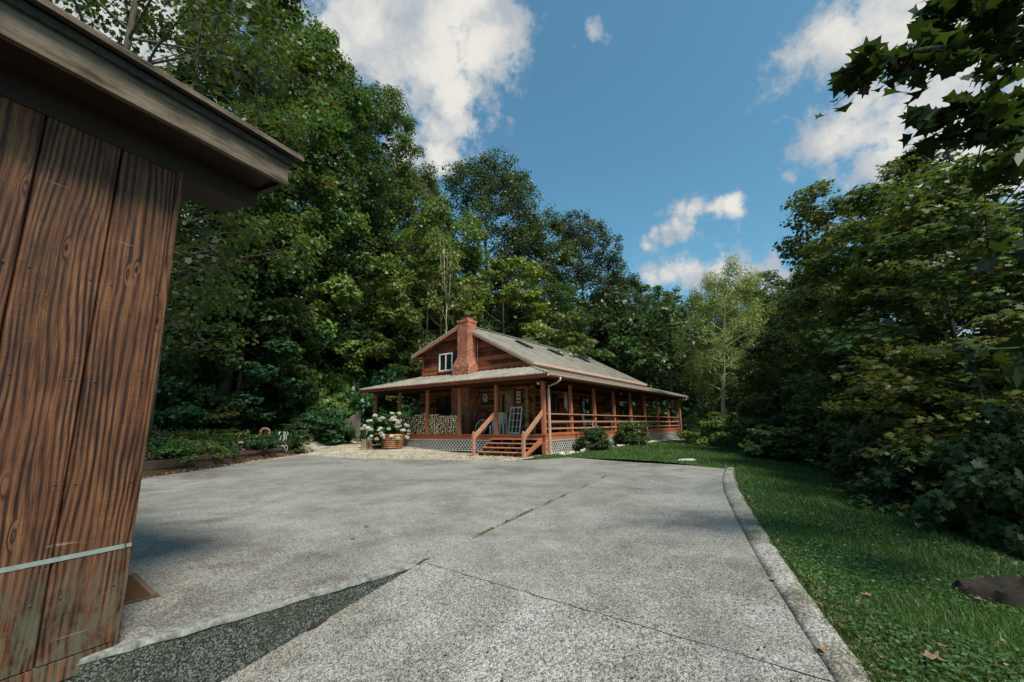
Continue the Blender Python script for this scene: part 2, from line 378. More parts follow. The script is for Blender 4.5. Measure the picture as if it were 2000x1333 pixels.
M_['fire_end'] = wood_m('fire_end', (0.30, 0.17, 0.085), (0.80, 0.58, 0.36), (1, 1, 1), 14, 0.85, 0.9, 0.3)
M_['fire_bark'] = wood_m('fire_bark', (0.03, 0.02, 0.014), (0.13, 0.085, 0.055), (1, 1, 1), 12, 0.9, 0.6, 0.4)
M_['fence_wood'] = wood_m('fence_wood', (0.06, 0.05, 0.042), (0.30, 0.26, 0.21), (5, 5, 0.6), 3, 0.9, 0.5, 0.5)
M_['stump_wood'] = wood_m('stump_wood', (0.12, 0.075, 0.04), (0.42, 0.30, 0.18), (4, 4, 0.7), 4, 0.9, 0.5, 0.5)
M_['rotten'] = wood_m('rotten', (0.006, 0.005, 0.004), (0.035, 0.026, 0.018), (1, 1, 1), 9, 0.95, 0.0, 0.9)
M_['white'] = plain_m('white', (0.80, 0.78, 0.72), 0.5, 0.3, 0.12, 9)
M_['cream'] = plain_m('cream', (0.55, 0.50, 0.36), 0.6, 0.3, 0.15, 5)
M_['tan'] = plain_m('tan', (0.26, 0.19, 0.10), 0.7, 0.2, 0.35, 5)
M_['lattice'] = plain_m('lattice', (0.44, 0.41, 0.37), 0.7, 0.2, 0.2, 3)
M_['metal_trim'] = plain_m('metal_trim', (0.50, 0.31, 0.24), 0.4, 0.4, 0.12, 3)
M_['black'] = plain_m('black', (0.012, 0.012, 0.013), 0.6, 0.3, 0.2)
M_['iron'] = plain_m('iron', (0.05, 0.045, 0.04), 0.5, 0.5, 0.3, 20, 0.4)
M_['red_paint'] = plain_m('red_paint', (0.28, 0.035, 0.04), 0.6, 0.3, 0.3, 8)
M_['pink'] = plain_m('pink', (0.34, 0.16, 0.13), 0.7, 0.2, 0.3, 30)
M_['orange'] = plain_m('orange', (0.55, 0.25, 0.12), 0.5, 0.3, 0.2)
M_['chair_wood'] = wood_m('chair_wood', (0.30, 0.16, 0.07), (0.55, 0.33, 0.17), bmp=0.1)
M_['stone'] = plain_m('stone', (0.40, 0.36, 0.30), 0.9, 0.2, 0.45, 9, 0, 0.5)
M_['stone_white'] = plain_m('stone_white', (0.42, 0.42, 0.40), 0.8, 0.2, 0.2, 9, 0, 0.3)
M_['mat_brown'] = plain_m('mat_brown', (0.085, 0.04, 0.02), 0.95, 0.1, 0.5, 160, 0, 0.8)
M_['dry_leaf'] = plain_m('dry_leaf', (0.20, 0.115, 0.07), 0.7, 0.2, 0.4, 25)
M_['petal'] = plain_m('petal', (0.50, 0.52, 0.42), 0.8, 0.1, 0.22, 40, 0, 0.6)
M_['petal_green'] = plain_m('petal_green', (0.34, 0.40, 0.24), 0.8, 0.1, 0.25, 40, 0, 0.6); M_['petal_old'] = plain_m('petal_old', (0.40, 0.27, 0.22), 0.8, 0.1, 0.3, 40, 0, 0.6)
M_['rust'] = wood_m('rust', (0.22, 0.075, 0.035), (0.55, 0.28, 0.15), (1, 1, 4), 5, 0.6, 0.2, 0.2)
M_['timber'] = wood_m('timber', (0.035, 0.022, 0.016), (0.15, 0.095, 0.065), (1, 1, 3), 5, 0.9, 0.3, 0.4)
def glass_m(t, b):
    n = t.noise(t.obj(), 1.1, 2, 0.5)
    b.inputs['Base Color'].default_value = (0.010, 0.013, 0.014, 1); b.inputs['Roughness'].default_value = 0.05
    b.inputs['Specular IOR Level'].default_value = 1.0; b.inputs['IOR'].default_value = 2.2; bump(t, b, n, 0.02, 0.05)
M_['glass'] = mat('glass', glass_m)
M_['glass_dark'] = plain_m('glass_dark', (0.02, 0.02, 0.018), 0.12, 0.5, 0.4, 2)
def brick_m(t, b):
    o = t.obj(); sx = t.n.new('ShaderNodeSeparateXYZ'); t.link(o, sx.inputs[0])
    cb = t.n.new('ShaderNodeCombineXYZ'); t.link(t.math('ADD', sx.outputs[0], sx.outputs[1]), cb.inputs[0]); t.link(sx.outputs[2], cb.inputs[1])
    br = t.n.new('ShaderNodeTexBrick'); t.link(cb.outputs[0], br.inputs['Vector'])
    br.inputs['Scale'].default_value = 1; br.inputs['Brick Width'].default_value = 0.21; br.inputs['Row Height'].default_value = 0.075
    br.inputs['Mortar Size'].default_value = 0.009; br.inputs['Bias'].default_value = -0.1
    br.inputs['Color1'].default_value = (0.44, 0.105, 0.046, 1); br.inputs['Color2'].default_value = (0.14, 0.045, 0.03, 1); br.inputs['Mortar'].default_value = (0.36, 0.26, 0.20, 1)
    n = t.noise(o, 5, 6, 0.65); c = t.mix(1.0, br.outputs['Color'], t.ramp(n, [(0.3, (0.55, 0.5, 0.5)), (0.7, (1.35, 1.3, 1.2))]), 'MULTIPLY')
    ly = t.smooth(t.noise(o, 2.3, 4, 0.6), 0.6, 0.75); c = t.mix(t.math('MULTIPLY', ly, 0.35), c, (0.4, 0.3, 0.24))
    t.link(c, b.inputs['Base Color']); sbase(b, 0.85, 0.2); bump(t, b, br.outputs['Fac'], -0.6, 0.01)
M_['brick'] = mat('brick', brick_m)
def roof_m(t, b):
    o = t.obj(); n = t.noise(t.map(o, (0.6, 0.6, 0.6)), 2, 6, 0.65, 0.2); n2 = t.noise(o, 14, 4, 0.6)
    f = t.math('ADD', t.math('MULTIPLY', n, 0.7), t.math('MULTIPLY', n2, 0.3))
    c = t.ramp(f, [(0.3, (0.16, 0.138, 0.112)), (0.45, (0.285, 0.255, 0.215)), (0.7, (0.40, 0.365, 0.32))]); ru = t.smooth(t.noise(o, 0.9, 6, 0.7, 0.3), 0.56, 0.72)
    t.link(t.mix(t.math('MULTIPLY', ru, 0.45), c, (0.17, 0.105, 0.065)), b.inputs['Base Color']); sbase(b, 0.45, 0.45); b.inputs['Metallic'].default_value = 0.15
M_['roof_metal'] = mat('roof_metal', roof_m)
def lawn_m(t, b):
    P = t.pos(); n = t.noise(P, 1.1, 5, 0.6); n2 = t.noise(P, 22, 5, 0.7)
    c = t.ramp(t.math('ADD', t.math('MULTIPLY', n, 0.5), t.math('MULTIPLY', n2, 0.5)), [(0.36, (0.008, 0.02, 0.005)), (0.5, (0.028, 0.07, 0.013)), (0.66, (0.06, 0.115, 0.022))])
    th = t.smooth(t.noise(P, 2.4, 6, 0.65, 0.3), 0.64, 0.76); c = t.mix(t.math('MULTIPLY', th, 0.45), c, (0.10, 0.075, 0.045))
    t.link(c, b.inputs['Base Color']); sbase(b, 0.9, 0.15); bump(t, b, n2, 0.9, 0.03)
M_['lawn'] = mat('lawn', lawn_m)
def floor_m(t, b):
    P = t.pos(); n = t.noise(P, 0.8, 5, 0.6); n2 = t.noise(P, 18, 6, 0.75)
    c = t.ramp(t.math('ADD', t.math('MULTIPLY', n, 0.45), t.math('MULTIPLY', n2, 0.55)), [(0.34, (0.012, 0.009, 0.006)), (0.5, (0.055, 0.036, 0.02)), (0.68, (0.16, 0.105, 0.055))])
    t.link(c, b.inputs['Base Color']); sbase(b, 0.95, 0.1); bump(t, b, n2, 1.0, 0.05)
M_['floor'] = mat('forest_floor', floor_m)
def dirt_m(t, b):
    P = t.pos(); n = t.noise(P, 1.0, 6, 0.65, 0.4); n2 = t.noise(P, 40, 5, 0.75)
    c = t.ramp(t.math('ADD', t.math('MULTIPLY', n, 0.5), t.math('MULTIPLY', n2, 0.5)), [(0.32, (0.10, 0.082, 0.058)), (0.48, (0.31, 0.275, 0.22)), (0.66, (0.52, 0.485, 0.42))])
    g = t.smooth(t.noise(P, 1.6, 5, 0.6), 0.58, 0.7); c = t.mix(t.math('MULTIPLY', g, 0.4), c, (0.11, 0.12, 0.045))
    t.link(c, b.inputs['Base Color']); sbase(b, 0.95, 0.1); bump(t, b, n2, 0.9, 0.03)
M_['dirt'] = mat('dirt', dirt_m)

# ------------------------------------------------------------------ ground shape
HC = np.array([1.3365, 19.2026]); HAZ = 0.618
HU = np.array([math.sin(HAZ), math.cos(HAZ)]); HV = np.array([-math.cos(HAZ), math.sin(HAZ)]); HROT = math.pi / 2 - HAZ
def hw(u, v, z=0.0):
    p = HC + u * HU + v * HV; return Vector((p[0], p[1], z))
KERB_OUT = [(-0.6, -3.6), (0.35, -1.2), (1.06, 0.6), (1.79, 2.43), (2.45, 4.13), (3.33, 6.3), (4.24, 8.46), (5.2, 10.6), (6.26, 12.84)]
KIN = [(-0.85, -3.5), (0.1, -1.1), (0.82, 0.7), (1.56, 2.43), (2.2, 4.25), (2.98, 6.3), (3.9, 8.6), (4.8, 10.6), (5.88, 12.75)]
KERB = [(a[0] + (b[0] - a[0]) * .72, a[1] + (b[1] - a[1]) * .72) for a, b in zip(KIN, KERB_OUT)]
CREST = KERB + [(8.3, 16.6), (10.2, 22.5), (12.8, 32.8), (15, 45), (22, 80), (40, 200)]
LEFT = [(-9.0, -40), (-9.3, 0), (-9.86, 12.23), (-10.43, 22.45)] + [tuple(hw(u, v)[:2]) for u, v in ((2.0, 14.6), (10, 15.2), (24, 15.4), (29, 8), (34, 0), (60, -4), (200, -10))]
def sdist(x, y, poly):
    """distance to a polyline, positive on its right hand side"""
    x = np.asarray(x, float); y = np.asarray(y, float); best = np.full(x.shape, 1e9); sg = np.ones(x.shape)
    for (ax, ay), (bx, by) in zip(poly[:-1], poly[1:]):
        dx, dy = bx - ax, by - ay; L2 = dx * dx + dy * dy
        tt = np.clip(((x - ax) * dx + (y - ay) * dy) / L2, 0, 1)
        d = np.hypot(x - ax - tt * dx, y - ay - tt * dy); cr = (x - ax) * dy - (y - ay) * dx
        up = d < best - 1e-9; best = np.where(up, d, best); sg = np.where(up, np.sign(cr), sg)
    return best * sg
def sst(x, a, b):
    q = np.clip((x - a) / (b - a), 0, 1); return q * q * (3 - 2 * q)
CR0 = np.array([-0.87, 4.48]); CRN = np.array([-0.645, -0.764])
def ramp_z(x, y):
    d = (np.asarray(x) - CR0[0]) * CRN[0] + (np.asarray(y) - CR0[1]) * CRN[1]
    return -0.238 * np.maximum(0, d)
def hgt(x, y):
    x = np.asarray(x, float); y = np.asarray(y, float)
    r = sdist(x, y, CREST); l = -sdist(x, y, LEFT)
    z = np.where(r > 0, -(0.09 * np.minimum(r, 2.2) + 0.30 * np.maximum(0, r - 2.2)), 0.0); z = np.maximum(z, -11)
    lawn = sst(y, 12.5, 16) * sst(r, 0, -2.2) * sst(x, 1.5, 5); z = z + 0.10 * lawn
    uu = (x - HC[0]) * HU[0] + (y - HC[1]) * HU[1]; vv = (x - HC[0]) * HV[0] + (y - HC[1]) * HV[1]
    z = z + 0.30 * sst(vv, 4.0, 10.5) * sst(uu, -4.5, -0.5)
    bed = sst(y, 2, 5) * sst(y, 27.5, 24.5)
    z = z + np.where(l > 0, 0.33 * sst(l, 0.75, 1.0) * bed + 0.2 * np.maximum(0, l - 0.6) + 0.06 * np.maximum(0, l - 9), 0) * sst(r, 25, 0)
    z = np.minimum(z, 16)
    z = z + ramp_z(x, y) * sst(-r, -3, 0.0) * np.where(x > -3, 1, 0) * sst(y, 4.4, 3.0)
    z = z + 0.05 * np.sin(x * 0.9 + 1.3) * np.sin(y * 0.7) * sst(np.maximum(r, l), 1.5, 6)
    return z
def H1(x, y): return float(hgt(np.array([x]), np.array([y]))[0])
def on_ground(px, py, dmin=3, dmax=90):
    r = ray(px, py); hh = math.hypot(r.x, r.y); D = np.arange(dmin, dmax, 0.05)
    X = r.x / hh * D; Y = r.y / hh * D; Z = CAMH + r.z / hh * D; k = np.nonzero(Z < hgt(X, Y))[0]
    if len(k) == 0: i = len(D) - 1
    else: i = k[0]
    return Vector((X[i], Y[i], float(hgt(X[i:i + 1], Y[i:i + 1])[0])))
def off_at(px, l, poly, sgn=1.0, d0=4.0):
    """distance from the camera at which the bearing px first lies l metres outside poly"""
    r = ray(px, 830); hh = math.hypot(r.x, r.y); D = np.arange(d0, 120, 0.1); q = sgn * sdist(r.x / hh * D, r.y / hh * D, poly)
    k = np.nonzero(q > l)[0]; return float(D[k[0]]) if len(k) else 120.0
def left_d(px, l): return off_at(px, l, LEFT, -1.0, 9.0)
def right_d(px, r): return off_at(px, r, CREST, 1.0, 3.0)
def base_at(px, d):
    p = at_dist(px, d); return Vector((p.x, p.y, H1(p.x, p.y)))
def top_z(px, py, d): return at_dist(px, d, py).z

# terrain: one sheet out to the horizon
DRIVE_FAR = [(590, 889), (640, 892), (700, 896), (780, 897.5), (860, 898), (920, 899.5), (990, 900.5), (1060, 897.5), (1110, 893.5), (1180, 899), (1243, 903.5)]
far_pts = [on_z(*p) for p in DRIVE_FAR]
def inpoly(x, y, poly):
    x = np.asarray(x); y = np.asarray(y); c = np.zeros(x.shape, bool); n = len(poly)
    for i in range(n):
        ax, ay = poly[i][0], poly[i][1]; bx, by = poly[i - 1][0], poly[i - 1][1]
        k = ((ay > y) != (by > y)) & (x < (bx - ax) * (y - ay) / (by - ay + 1e-12) + ax); c ^= k
    return c
lawn_edge2 = [on_z(1300, 906.5), on_z(1360, 910.5)]
DRIVE = [(-9.2, -3), (-9.86, 12.23)] + [(p.x, p.y) for p in far_pts] + [(p.x, p.y) for p in lawn_edge2] + KIN[::-1]
def grid_axis(lo, hi, step, far):
    core = list(np.arange(lo, hi, step)); q = []; s = step; x = core[-1]
    while x < far: s *= 1.25; x += s; q.append(x)
    p = []; s = step; x = core[0]
    while x > -far: s *= 1.25; x -= s; p.append(x)
    return np.array(p[::-1] + core + q)
def sheet(name, xs, ys, zoff, m, keep=None):
    X, Y = np.meshgrid(xs, ys); Z = hgt(X, Y) + (zoff(X, Y) if callable(zoff) else zoff)
    nx, ny = len(xs), len(ys); idx = np.arange(nx * ny).reshape(ny, nx)
    q = np.stack([idx[:-1, :-1], idx[:-1, 1:], idx[1:, 1:], idx[1:, :-1]], -1).reshape(-1, 4)
    if keep is not None:
        cxm = (X[:-1, :-1] + X[1:, 1:]) / 2; cym = (Y[:-1, :-1] + Y[1:, 1:]) / 2; q = q[keep(cxm, cym).ravel()]
    me = bpy.data.meshes.new(name); me.from_pydata(np.stack([X.ravel(), Y.ravel(), Z.ravel()], 1).tolist(), [], q.tolist()); me.materials.append(m)
    me.polygons.foreach_set('use_smooth', [True] * len(me.polygons)); me.update(); return tag(link(name, me), kind='structure')
def uvof(x, y): return (x - HC[0]) * HU[0] + (y - HC[1]) * HU[1], (x - HC[0]) * HV[0] + (y - HC[1]) * HV[1]
def is_lawn(X, Y):
    r = sdist(X, Y, CREST); u, v = uvof(X, Y)
    near = (r > -0.05) & (r < 4.5) & (Y < 60)
    farl = (r <= 0) & (v < 0.1) & (Y > 12.6) & (X > 0.8) & ~inpoly(X, Y, DRIVE)
    return near | (farl & (Y < 75))
def is_dirt(X, Y):
    u, v = uvof(X, Y); l = -sdist(X, Y, LEFT)
    return (l < np.where(Y < 23.5, 0.15, 1.4)) & (v > -0.3) & (u < 2.5) & (u > -9) & (Y > 16) & ~inpoly(X, Y, DRIVE)
def goff(X, Y): return np.where(inpoly(X, Y, DRIVE), -0.12, np.where(is_lawn(X, Y) | is_dirt(X, Y), -0.10, 0.0))
sheet('ground', grid_axis(-45, 45, 0.45, 2500), grid_axis(-8, 75, 0.45, 2500), goff, M_['floor'])
sheet('lawn', np.arange(-1, 24, 0.12), np.arange(-3, 62, 0.16), 0.0, M_['lawn'], lambda X, Y: is_lawn(X, Y))
sheet('dirt_yard', np.arange(-16, 4, 0.12), np.arange(15, 32, 0.12), 0.0, M_['dirt'], lambda X, Y: is_dirt(X, Y))

# driveway slabs
def wob(a, b, n, amp, seed):
    rg = random.Random(seed); out = []
    for i in range(n + 1):
        f = i / n; w = amp * (rg.uniform(-1, 1)) * (0 < i < n); d = Vector(b) - Vector(a); nrm = Vector((-d.y, d.x, 0)).normalized()
        out.append(Vector(a) + d * f + nrm * w)
    return out
A_ = Vector((-3.55, 1.51, 0)); B_ = Vector((-0.87, 4.48, 0)); J_ = Vector((far_pts[-1].x, far_pts[-1].y, 0))
C1 = Vector((0.31, 3.48, 0)); C2 = Vector((1.56, 2.43, 0))
crack = wob(B_, C1, 22, 0.007, 1) + wob(C1, C2, 22, 0.007, 2)[1:]
joint = wob(B_, J_, 40, 0.006, 3)
def slab(name, poly, gap, zf, thick=0.5):
    if sum(poly[i - 1].x * poly[i].y - poly[i].x * poly[i - 1].y for i in range(len(poly))) < 0: poly = poly[::-1]
    n = len(poly); mb = MB(); ins = []
    for i in range(n):
        p0, p1, p2 = poly[i - 1], poly[i], poly[(i + 1) % n]
        e1 = (p1 - p0).normalized(); e2 = (p2 - p1).normalized(); n1 = Vector((-e1.y, e1.x, 0)); n2 = Vector((-e2.y, e2.x, 0)); nn = (n1 + n2)
        nn = nn.normalized() if nn.length > .2 else n1
        ins.append(p1 + nn * gap)
    top = [Vector((p.x, p.y, zf(p.x, p.y))) for p in ins]; bot = [p - Vector((0, 0, thick)) for p in top]
    mb.add(top + bot, [tuple(range(n))]); mb.mat(1)
    mb.f += [[i, i + n, (i + 1) % n + n, (i + 1) % n] for i in range(n)]; mb.m += [1] * n; mb.sm += [False] * n
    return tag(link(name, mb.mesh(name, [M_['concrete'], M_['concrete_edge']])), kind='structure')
V3 = lambda p: Vector((p[0], p[1], 0))
upper = [A_] + [B_] + joint[1:] + [V3(p) for p in far_pts[:-1]][::-1] + [Vector((-9.86, 12.23, 0)), Vector((-9.2, 4, 0)), Vector((-9.2, 1.51, 0))]
right_ = [V3(p) for p in KIN[4:]] + [V3(p) for p in lawn_edge2[::-1]] + joint[::-1] + crack[1:]
lower = [V3(p) for p in KIN[:4]] + crack[::-1] + [A_, Vector((-4.6, -3.5, 0))]
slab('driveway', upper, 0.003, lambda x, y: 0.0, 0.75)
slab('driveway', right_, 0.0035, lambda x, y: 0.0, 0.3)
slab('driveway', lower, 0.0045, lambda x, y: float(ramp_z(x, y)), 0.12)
# kerb: a raised rounded lip along the right edge
def kerb():
    mb = MB(); n = len(KERB); rows = []
    def fine(P):
        out = []
        for a, b in zip(P[:-1], P[1:]):
            for k in range(14): out.append((a[0] + (b[0] - a[0]) * k / 14, a[1] + (b[1] - a[1]) * k / 14))
        return out + [P[-1]]
    I = fine(KIN); O = fine(KERB)
    for (ix, iy), (ox, oy) in zip(I, O):
        z = float(ramp_z(ix, iy)); w = [random.uniform(-.010, .010) for _ in range(6)]
        prof = [(-0.02, -0.1), (-0.01, 0.006), (0.25, 0.022 + w[1]), (0.6, 0.034 + w[2]), (0.93, 0.03 + w[3]), (1.05, 0.0), (1.08, -0.3)]
        jx = random.uniform(-.03, .03); rows.append([(ix + (ox - ix) * (f + (jx if f > .9 else 0)), iy + (oy - iy) * (f + (jx if f > .9 else 0)), z + h) for f, h in prof])
    k = len(rows[0]); mb.add([p for r in rows for p in r], [(i * k + j, i * k + j + 1, (i + 1) * k + j + 1, (i + 1) * k + j) for i in range(len(rows) - 1) for j in range(k - 1)], True)
    mb.add(rows[-1], [tuple(range(k))])
    return tag(link('kerb', mb.mesh('kerb', M_['kerb'])), kind='structure')
kerb()

def nosing():
    rg = random.Random(6); mb = MB(); n = 46; d = (B_ - A_).normalized(); nl = Vector((-d.y, d.x, 0)); V = []
    for i in range(n + 1):
        p = A_.lerp(B_, i / n * .985); w = (.17 - .14 * i / n) * rg.uniform(.55, 1.3); e = rg.uniform(-.004, .006)
        V += [p - nl * (.004 + e) + Vector((0, 0, -.03 + rg.uniform(-.008, .004))), p - nl * (.001 + e) + Vector((0, 0, .001)), p + nl * .02 + Vector((0, 0, .006)), p + nl * w + Vector((0, 0, .004))]
    mb.add(V, [(i * 4 + k, i * 4 + k + 1, i * 4 + k + 5, i * 4 + k + 4) for i in range(n) for k in range(3)], True)
    return tag(link('driveway_edge', mb.mesh('driveway_edge', M_['cement'])), kind='structure')
M_['cement'] = plain_m('cement', (0.155, 0.152, 0.138), 0.9, 0.2, 0.6, 22, 0, 0.4)
nosing()

# ------------------------------------------------------------------ the log house (local x = along the long side, y = across the gable, z up)
ZD, L, WD, PD = 0.866, 20.78, 11.6, 2.037
BU1, BV1 = 17.65, 9.72
house = root('log_house', 'brown log house with brick chimney, metal roof and wrap-around porch', 'house', (HC[0], HC[1], 0), HROT)
POSTV = [0.0, 2.647, 4.936, 7.216, 9.406, 11.5]; BAY = 2.5981
# deck
mb = MB(); mb.box(0.0, L, 0.0, WD, ZD - 0.05, ZD); part('deck', mb, M_['red_dark'], house)
mb = MB(); mb.box(-0.04, 0.0, -0.04, WD, 0.63, ZD - 0.053); mb.box(-0.06, 0.10, -0.06, WD, ZD - 0.05, ZD + 0.004); part('deck_fascia', mb, M_['red_dark'], house)
mb = MB(); mb.box(0.003, L, -0.04, 0.0, 0.63, ZD - 0.053); mb.box(0.103, L, -0.062, 0.10, ZD - 0.049, ZD + 0.006); mb.box(L, L + .04, -0.04, WD, 0.63, ZD - 0.053); part('deck_fascia', mb, M_['red_wood'], house)
# lattice skirts
def lattice(p0, axis, length, z0, z1, n_out):
    mb = MB(); sp, w = 0.20, 0.040; hh = z1 - z0
    for layer, sgn in ((0, 1), (1, -1)):
        k = -int(hh / sp) - 1
        while k * sp < length + hh:
            a = k * sp; pts = []
            # line: s = a + t*sgn, z = t , clip t in [0,hh], s in [0,length]
            s0 = a if sgn > 0 else a + hh
            ta, tb = 0.0, hh
            if sgn > 0: ta = max(ta, -a); tb = min(tb, length - a)
            else: ta = max(ta, s0 - length); tb = min(tb, s0)
            if tb - ta > 0.03:
                sa, sb = s0 + sgn * ta, s0 + sgn * tb; o = Vector(n_out) * (0.008 + 0.009 * layer)
                mb.beam(Vector(p0) + Vector(axis) * sa + Vector((0, 0, z0 + ta)) + o, Vector(p0) + Vector(axis) * sb + Vector((0, 0, z0 + tb)) + o, 0.008, w, up=(0, 0, 1) if False else Vector(axis).cross(Vector(n_out)) + Vector(axis) * 0.0)
            k += 1
    for zz in (z0 + .02, z1 - .02):
        mb.beam(Vector(p0) + Vector((0, 0, zz)) + Vector(n_out) * .03, Vector(p0) + Vector(axis) * length + Vector((0, 0, zz)) + Vector(n_out) * .03, 0.012, 0.04)
    return mb
part('lattice_skirt', lattice((0, 2.8, 0), (0, 1, 0), 8.7, 0.1, 0.63, (-1, 0, 0)), M_['lattice'], house)
for i in range(4):
    part('lattice_skirt', lattice((0.08 + i * 5.18, 0, 0), (1, 0, 0), 5.14, 0.04, 0.63, (0, -1, 0)), M_['lattice'], house)
mb = MB(); mb.box(0.5, L - .1, 0.45, WD - .3, 0.05, ZD - 0.06); part('foundation_or_shade', mb, M_['black'], house)  # black block put under the deck as painted shade behind the lattice
# posts
def post(u, v, m, z0=ZD, w=0.135):
    mb = MB(); mb.box(u, u + w, v, v + w, z0, 3.14); mb.box(u - .012, u + w + .012, v - .012, v + w + .012, z0, z0 + .1); part('porch_post', mb, m, house)
for i in range(1, 9): post(i * BAY - .13 if i == 8 else i * BAY - .065, 0.02, M_['red_wood'])
for v in POSTV[1:]: post(0.02, v - .065, M_['red_wood'])
mb = MB(); mb.box(-0.03, 0.13, -0.03, 0.13, 0.0, 3.14); part('porch_post', mb, M_['red_wood'], house)
for v in (2.9, 5.8, 8.7, 11.4): post(L - .15, v, M_['red_dark'])
for u in (5.2, 10.4, 15.6): post(u, WD - .16, M_['red_dark'])
# header beams, porch ceiling
mb = MB(); mb.box(0.03, L - .03, 0.03, 0.12, 3.14, 3.265); mb.box(0.03, .12, .123, WD - .03, 3.14, 3.265); mb.box(L - .12, L - .03, .123, WD - .03, 3.14, 3.265); mb.box(.123, L - .123, WD - .12, WD - .03, 3.14, 3.265)
part('porch_beam', mb, M_['ceiling'], house)  # beams take the dark ceiling tone as painted shade under the eave
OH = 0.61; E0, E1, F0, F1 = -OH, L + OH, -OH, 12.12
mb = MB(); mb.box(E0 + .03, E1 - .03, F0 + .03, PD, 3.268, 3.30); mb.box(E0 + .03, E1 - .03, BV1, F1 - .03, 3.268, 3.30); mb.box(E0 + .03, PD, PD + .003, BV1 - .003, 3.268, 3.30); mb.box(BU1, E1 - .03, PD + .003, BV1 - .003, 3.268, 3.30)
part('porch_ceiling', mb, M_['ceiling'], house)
# porch roof: hipped metal ring with standing seams
ZO, ZI = 3.43, 4.20; IU0, IU1, IV0, IV1 = PD + .02, BU1 - .02, PD + .02, BV1 - .02
def ribs(mb, a0, a1, b0, b1, sp, h=0.034, w=0.042):
    """seams from the outer edge a0-a1 up to the inner edge b0-b1, all running straight up the slope (perpendicular to the eave)"""
    a0, a1, b0, b1 = map(Vector, (a0, a1, b0, b1)); d = (a1 - a0).normalized(); Ln = (a1 - a0).length
    sb0 = (b0 - a0).dot(d); sb1 = (b1 - a0).dot(d); up = (b0 - a0) - d * sb0; nrm = d.cross(up).normalized(); nrm = nrm if nrm.z > 0 else -nrm
    s = sp / 2
    while s < Ln:
        f = 1.0
        if s < sb0: f = s / sb0
        elif s > sb1: f = (Ln - s) / (Ln - sb1)
        if f > .05: mb.beam(a0 + d * s + nrm * h * .4, a0 + d * s + up * f + nrm * h * .4, w, h, up=nrm)
        s += sp
mb = MB(); o4 = [(E0, F0, ZO), (E1, F0, ZO), (E1, F1, ZO), (E0, F1, ZO)]; i4 = [(IU0, IV0, ZI), (IU1, IV0, ZI), (IU1, IV1, ZI), (IU0, IV1, ZI)]
lo = [(p[0], p[1], p[2] - .03) for p in o4]
mb.add(o4 + i4 + lo, [(0, 1, 5, 4), (1, 2, 6, 5), (2, 3, 7, 6), (3, 0, 4, 7), (0, 8, 9, 1), (1, 9, 10, 2), (2, 10, 11, 3), (3, 11, 8, 0)])
ribs(mb, o4[1], o4[0], i4[1], i4[0], .42); ribs(mb, o4[0], o4[3], i4[0], i4[3], .42)
for a, b in zip(o4, i4): mb.beam(Vector(a) + Vector((0, 0, .02)), Vector(b) + Vector((0, 0, .02)), .14, .03)
pr = part('porch_roof', mb, M_['roof_metal'], house)
mb = MB(); mb.box(E0 + .02, E0 + .06, F0 + .06, F1 - .02, 3.25, 3.40); mb.box(E0 - .03, E0 + .02, F0, F1, 3.375, 3.40); part('eave_fascia', mb, M_['red_dark'], pr)
mb = MB(); mb.box(E0 + .02, E1 - .02, F0 + .02, F0 + .06, 3.25, 3.40); mb.box(E1 - .06, E1 - .02, F0 + .06, F1, 3.25, 3.40); part('eave_fascia', mb, M_['red_wood'], pr)
# gutter along the long side
mb = MB(); prof = [(F0 + .02, 3.395), (F0 + .02, 3.29), (F0 - .06, 3.28), (F0 - .10, 3.33), (F0 - .11, 3.395), (F0 - .095, 3.395), (F0 - .085, 3.33), (F0 - .05, 3.295), (F0, 3.30), (F0, 3.395)]
mb.prism([(E0 - .02, y, z) for y, z in prof], (E0, 0, 0), (E1 + .04, 0, 0)); part('gutter', mb, M_['metal_trim'], pr)
def downspout(u, gz):
    mb = MB(); x = u
    mb.tube([(x, F0 - .06, 3.29), (x, F0 - .06, 3.17), (x - .02, F0 + .12, 3.06), (x - .05, -.10, 2.93), (x - .05, -.10, 2.8)], .042, 8)
    mb.box(x - .095, x - .005, -.135, -.06, gz, 2.8); part('downspout', mb, M_['metal_trim'], pr)
downspout(0.32, 0.02); downspout(L + .1, 0.05)
# lower log walls: stacked round logs
def logs(mb, p0, p1, z0, z1, hh, ext0=0, ext1=0, r=None):
    n = int(round((z1 - z0) / hh)); p0 = Vector(p0); p1 = Vector(p1); d = (p1 - p0).normalized()
    for i in range(n):
        z = z0 + hh * (i + .5); r_ = hh * .54 * random.uniform(.95, 1.05)
        e0 = ext0 * random.uniform(.85, 1.1); e1 = ext1 * random.uniform(.85, 1.1)
        mb.mat(0); mb.tube([p0 - d * e0 + Vector((0, 0, z)), p1 + d * e1 + Vector((0, 0, z))], r_, 10, cap=False)
        mb.mat(1); 
        for q, s in ((p0 - d * e0, -1), (p1 + d * e1, 1)):
            ax = Vector((-d.y, d.x, 0)); V = [q + Vector((0, 0, z)) + ax * math.cos(a) * r_ * .99 + Vector((0, 0, math.sin(a) * r_ * .99)) for a in [k * math.pi / 5 for k in range(10)]]
            mb.add(V, [tuple(range(10))])
    return mb
HL = 0.218
part('log_wall', logs(MB(), (PD + .1, PD + .1, 0), (PD + .1, BV1 - .1, 0), ZD, ZD + 11 * HL, HL, .28, .28), [M_['log'], M_['log_end']], house)
part('log_wall', logs(MB(), (PD + .1, PD + .1, 0), (BU1 - .1, PD + .1, 0), ZD + HL * .5, ZD + HL * 10.5, HL, .28, .28), [M_['log'], M_['log_end']], house)
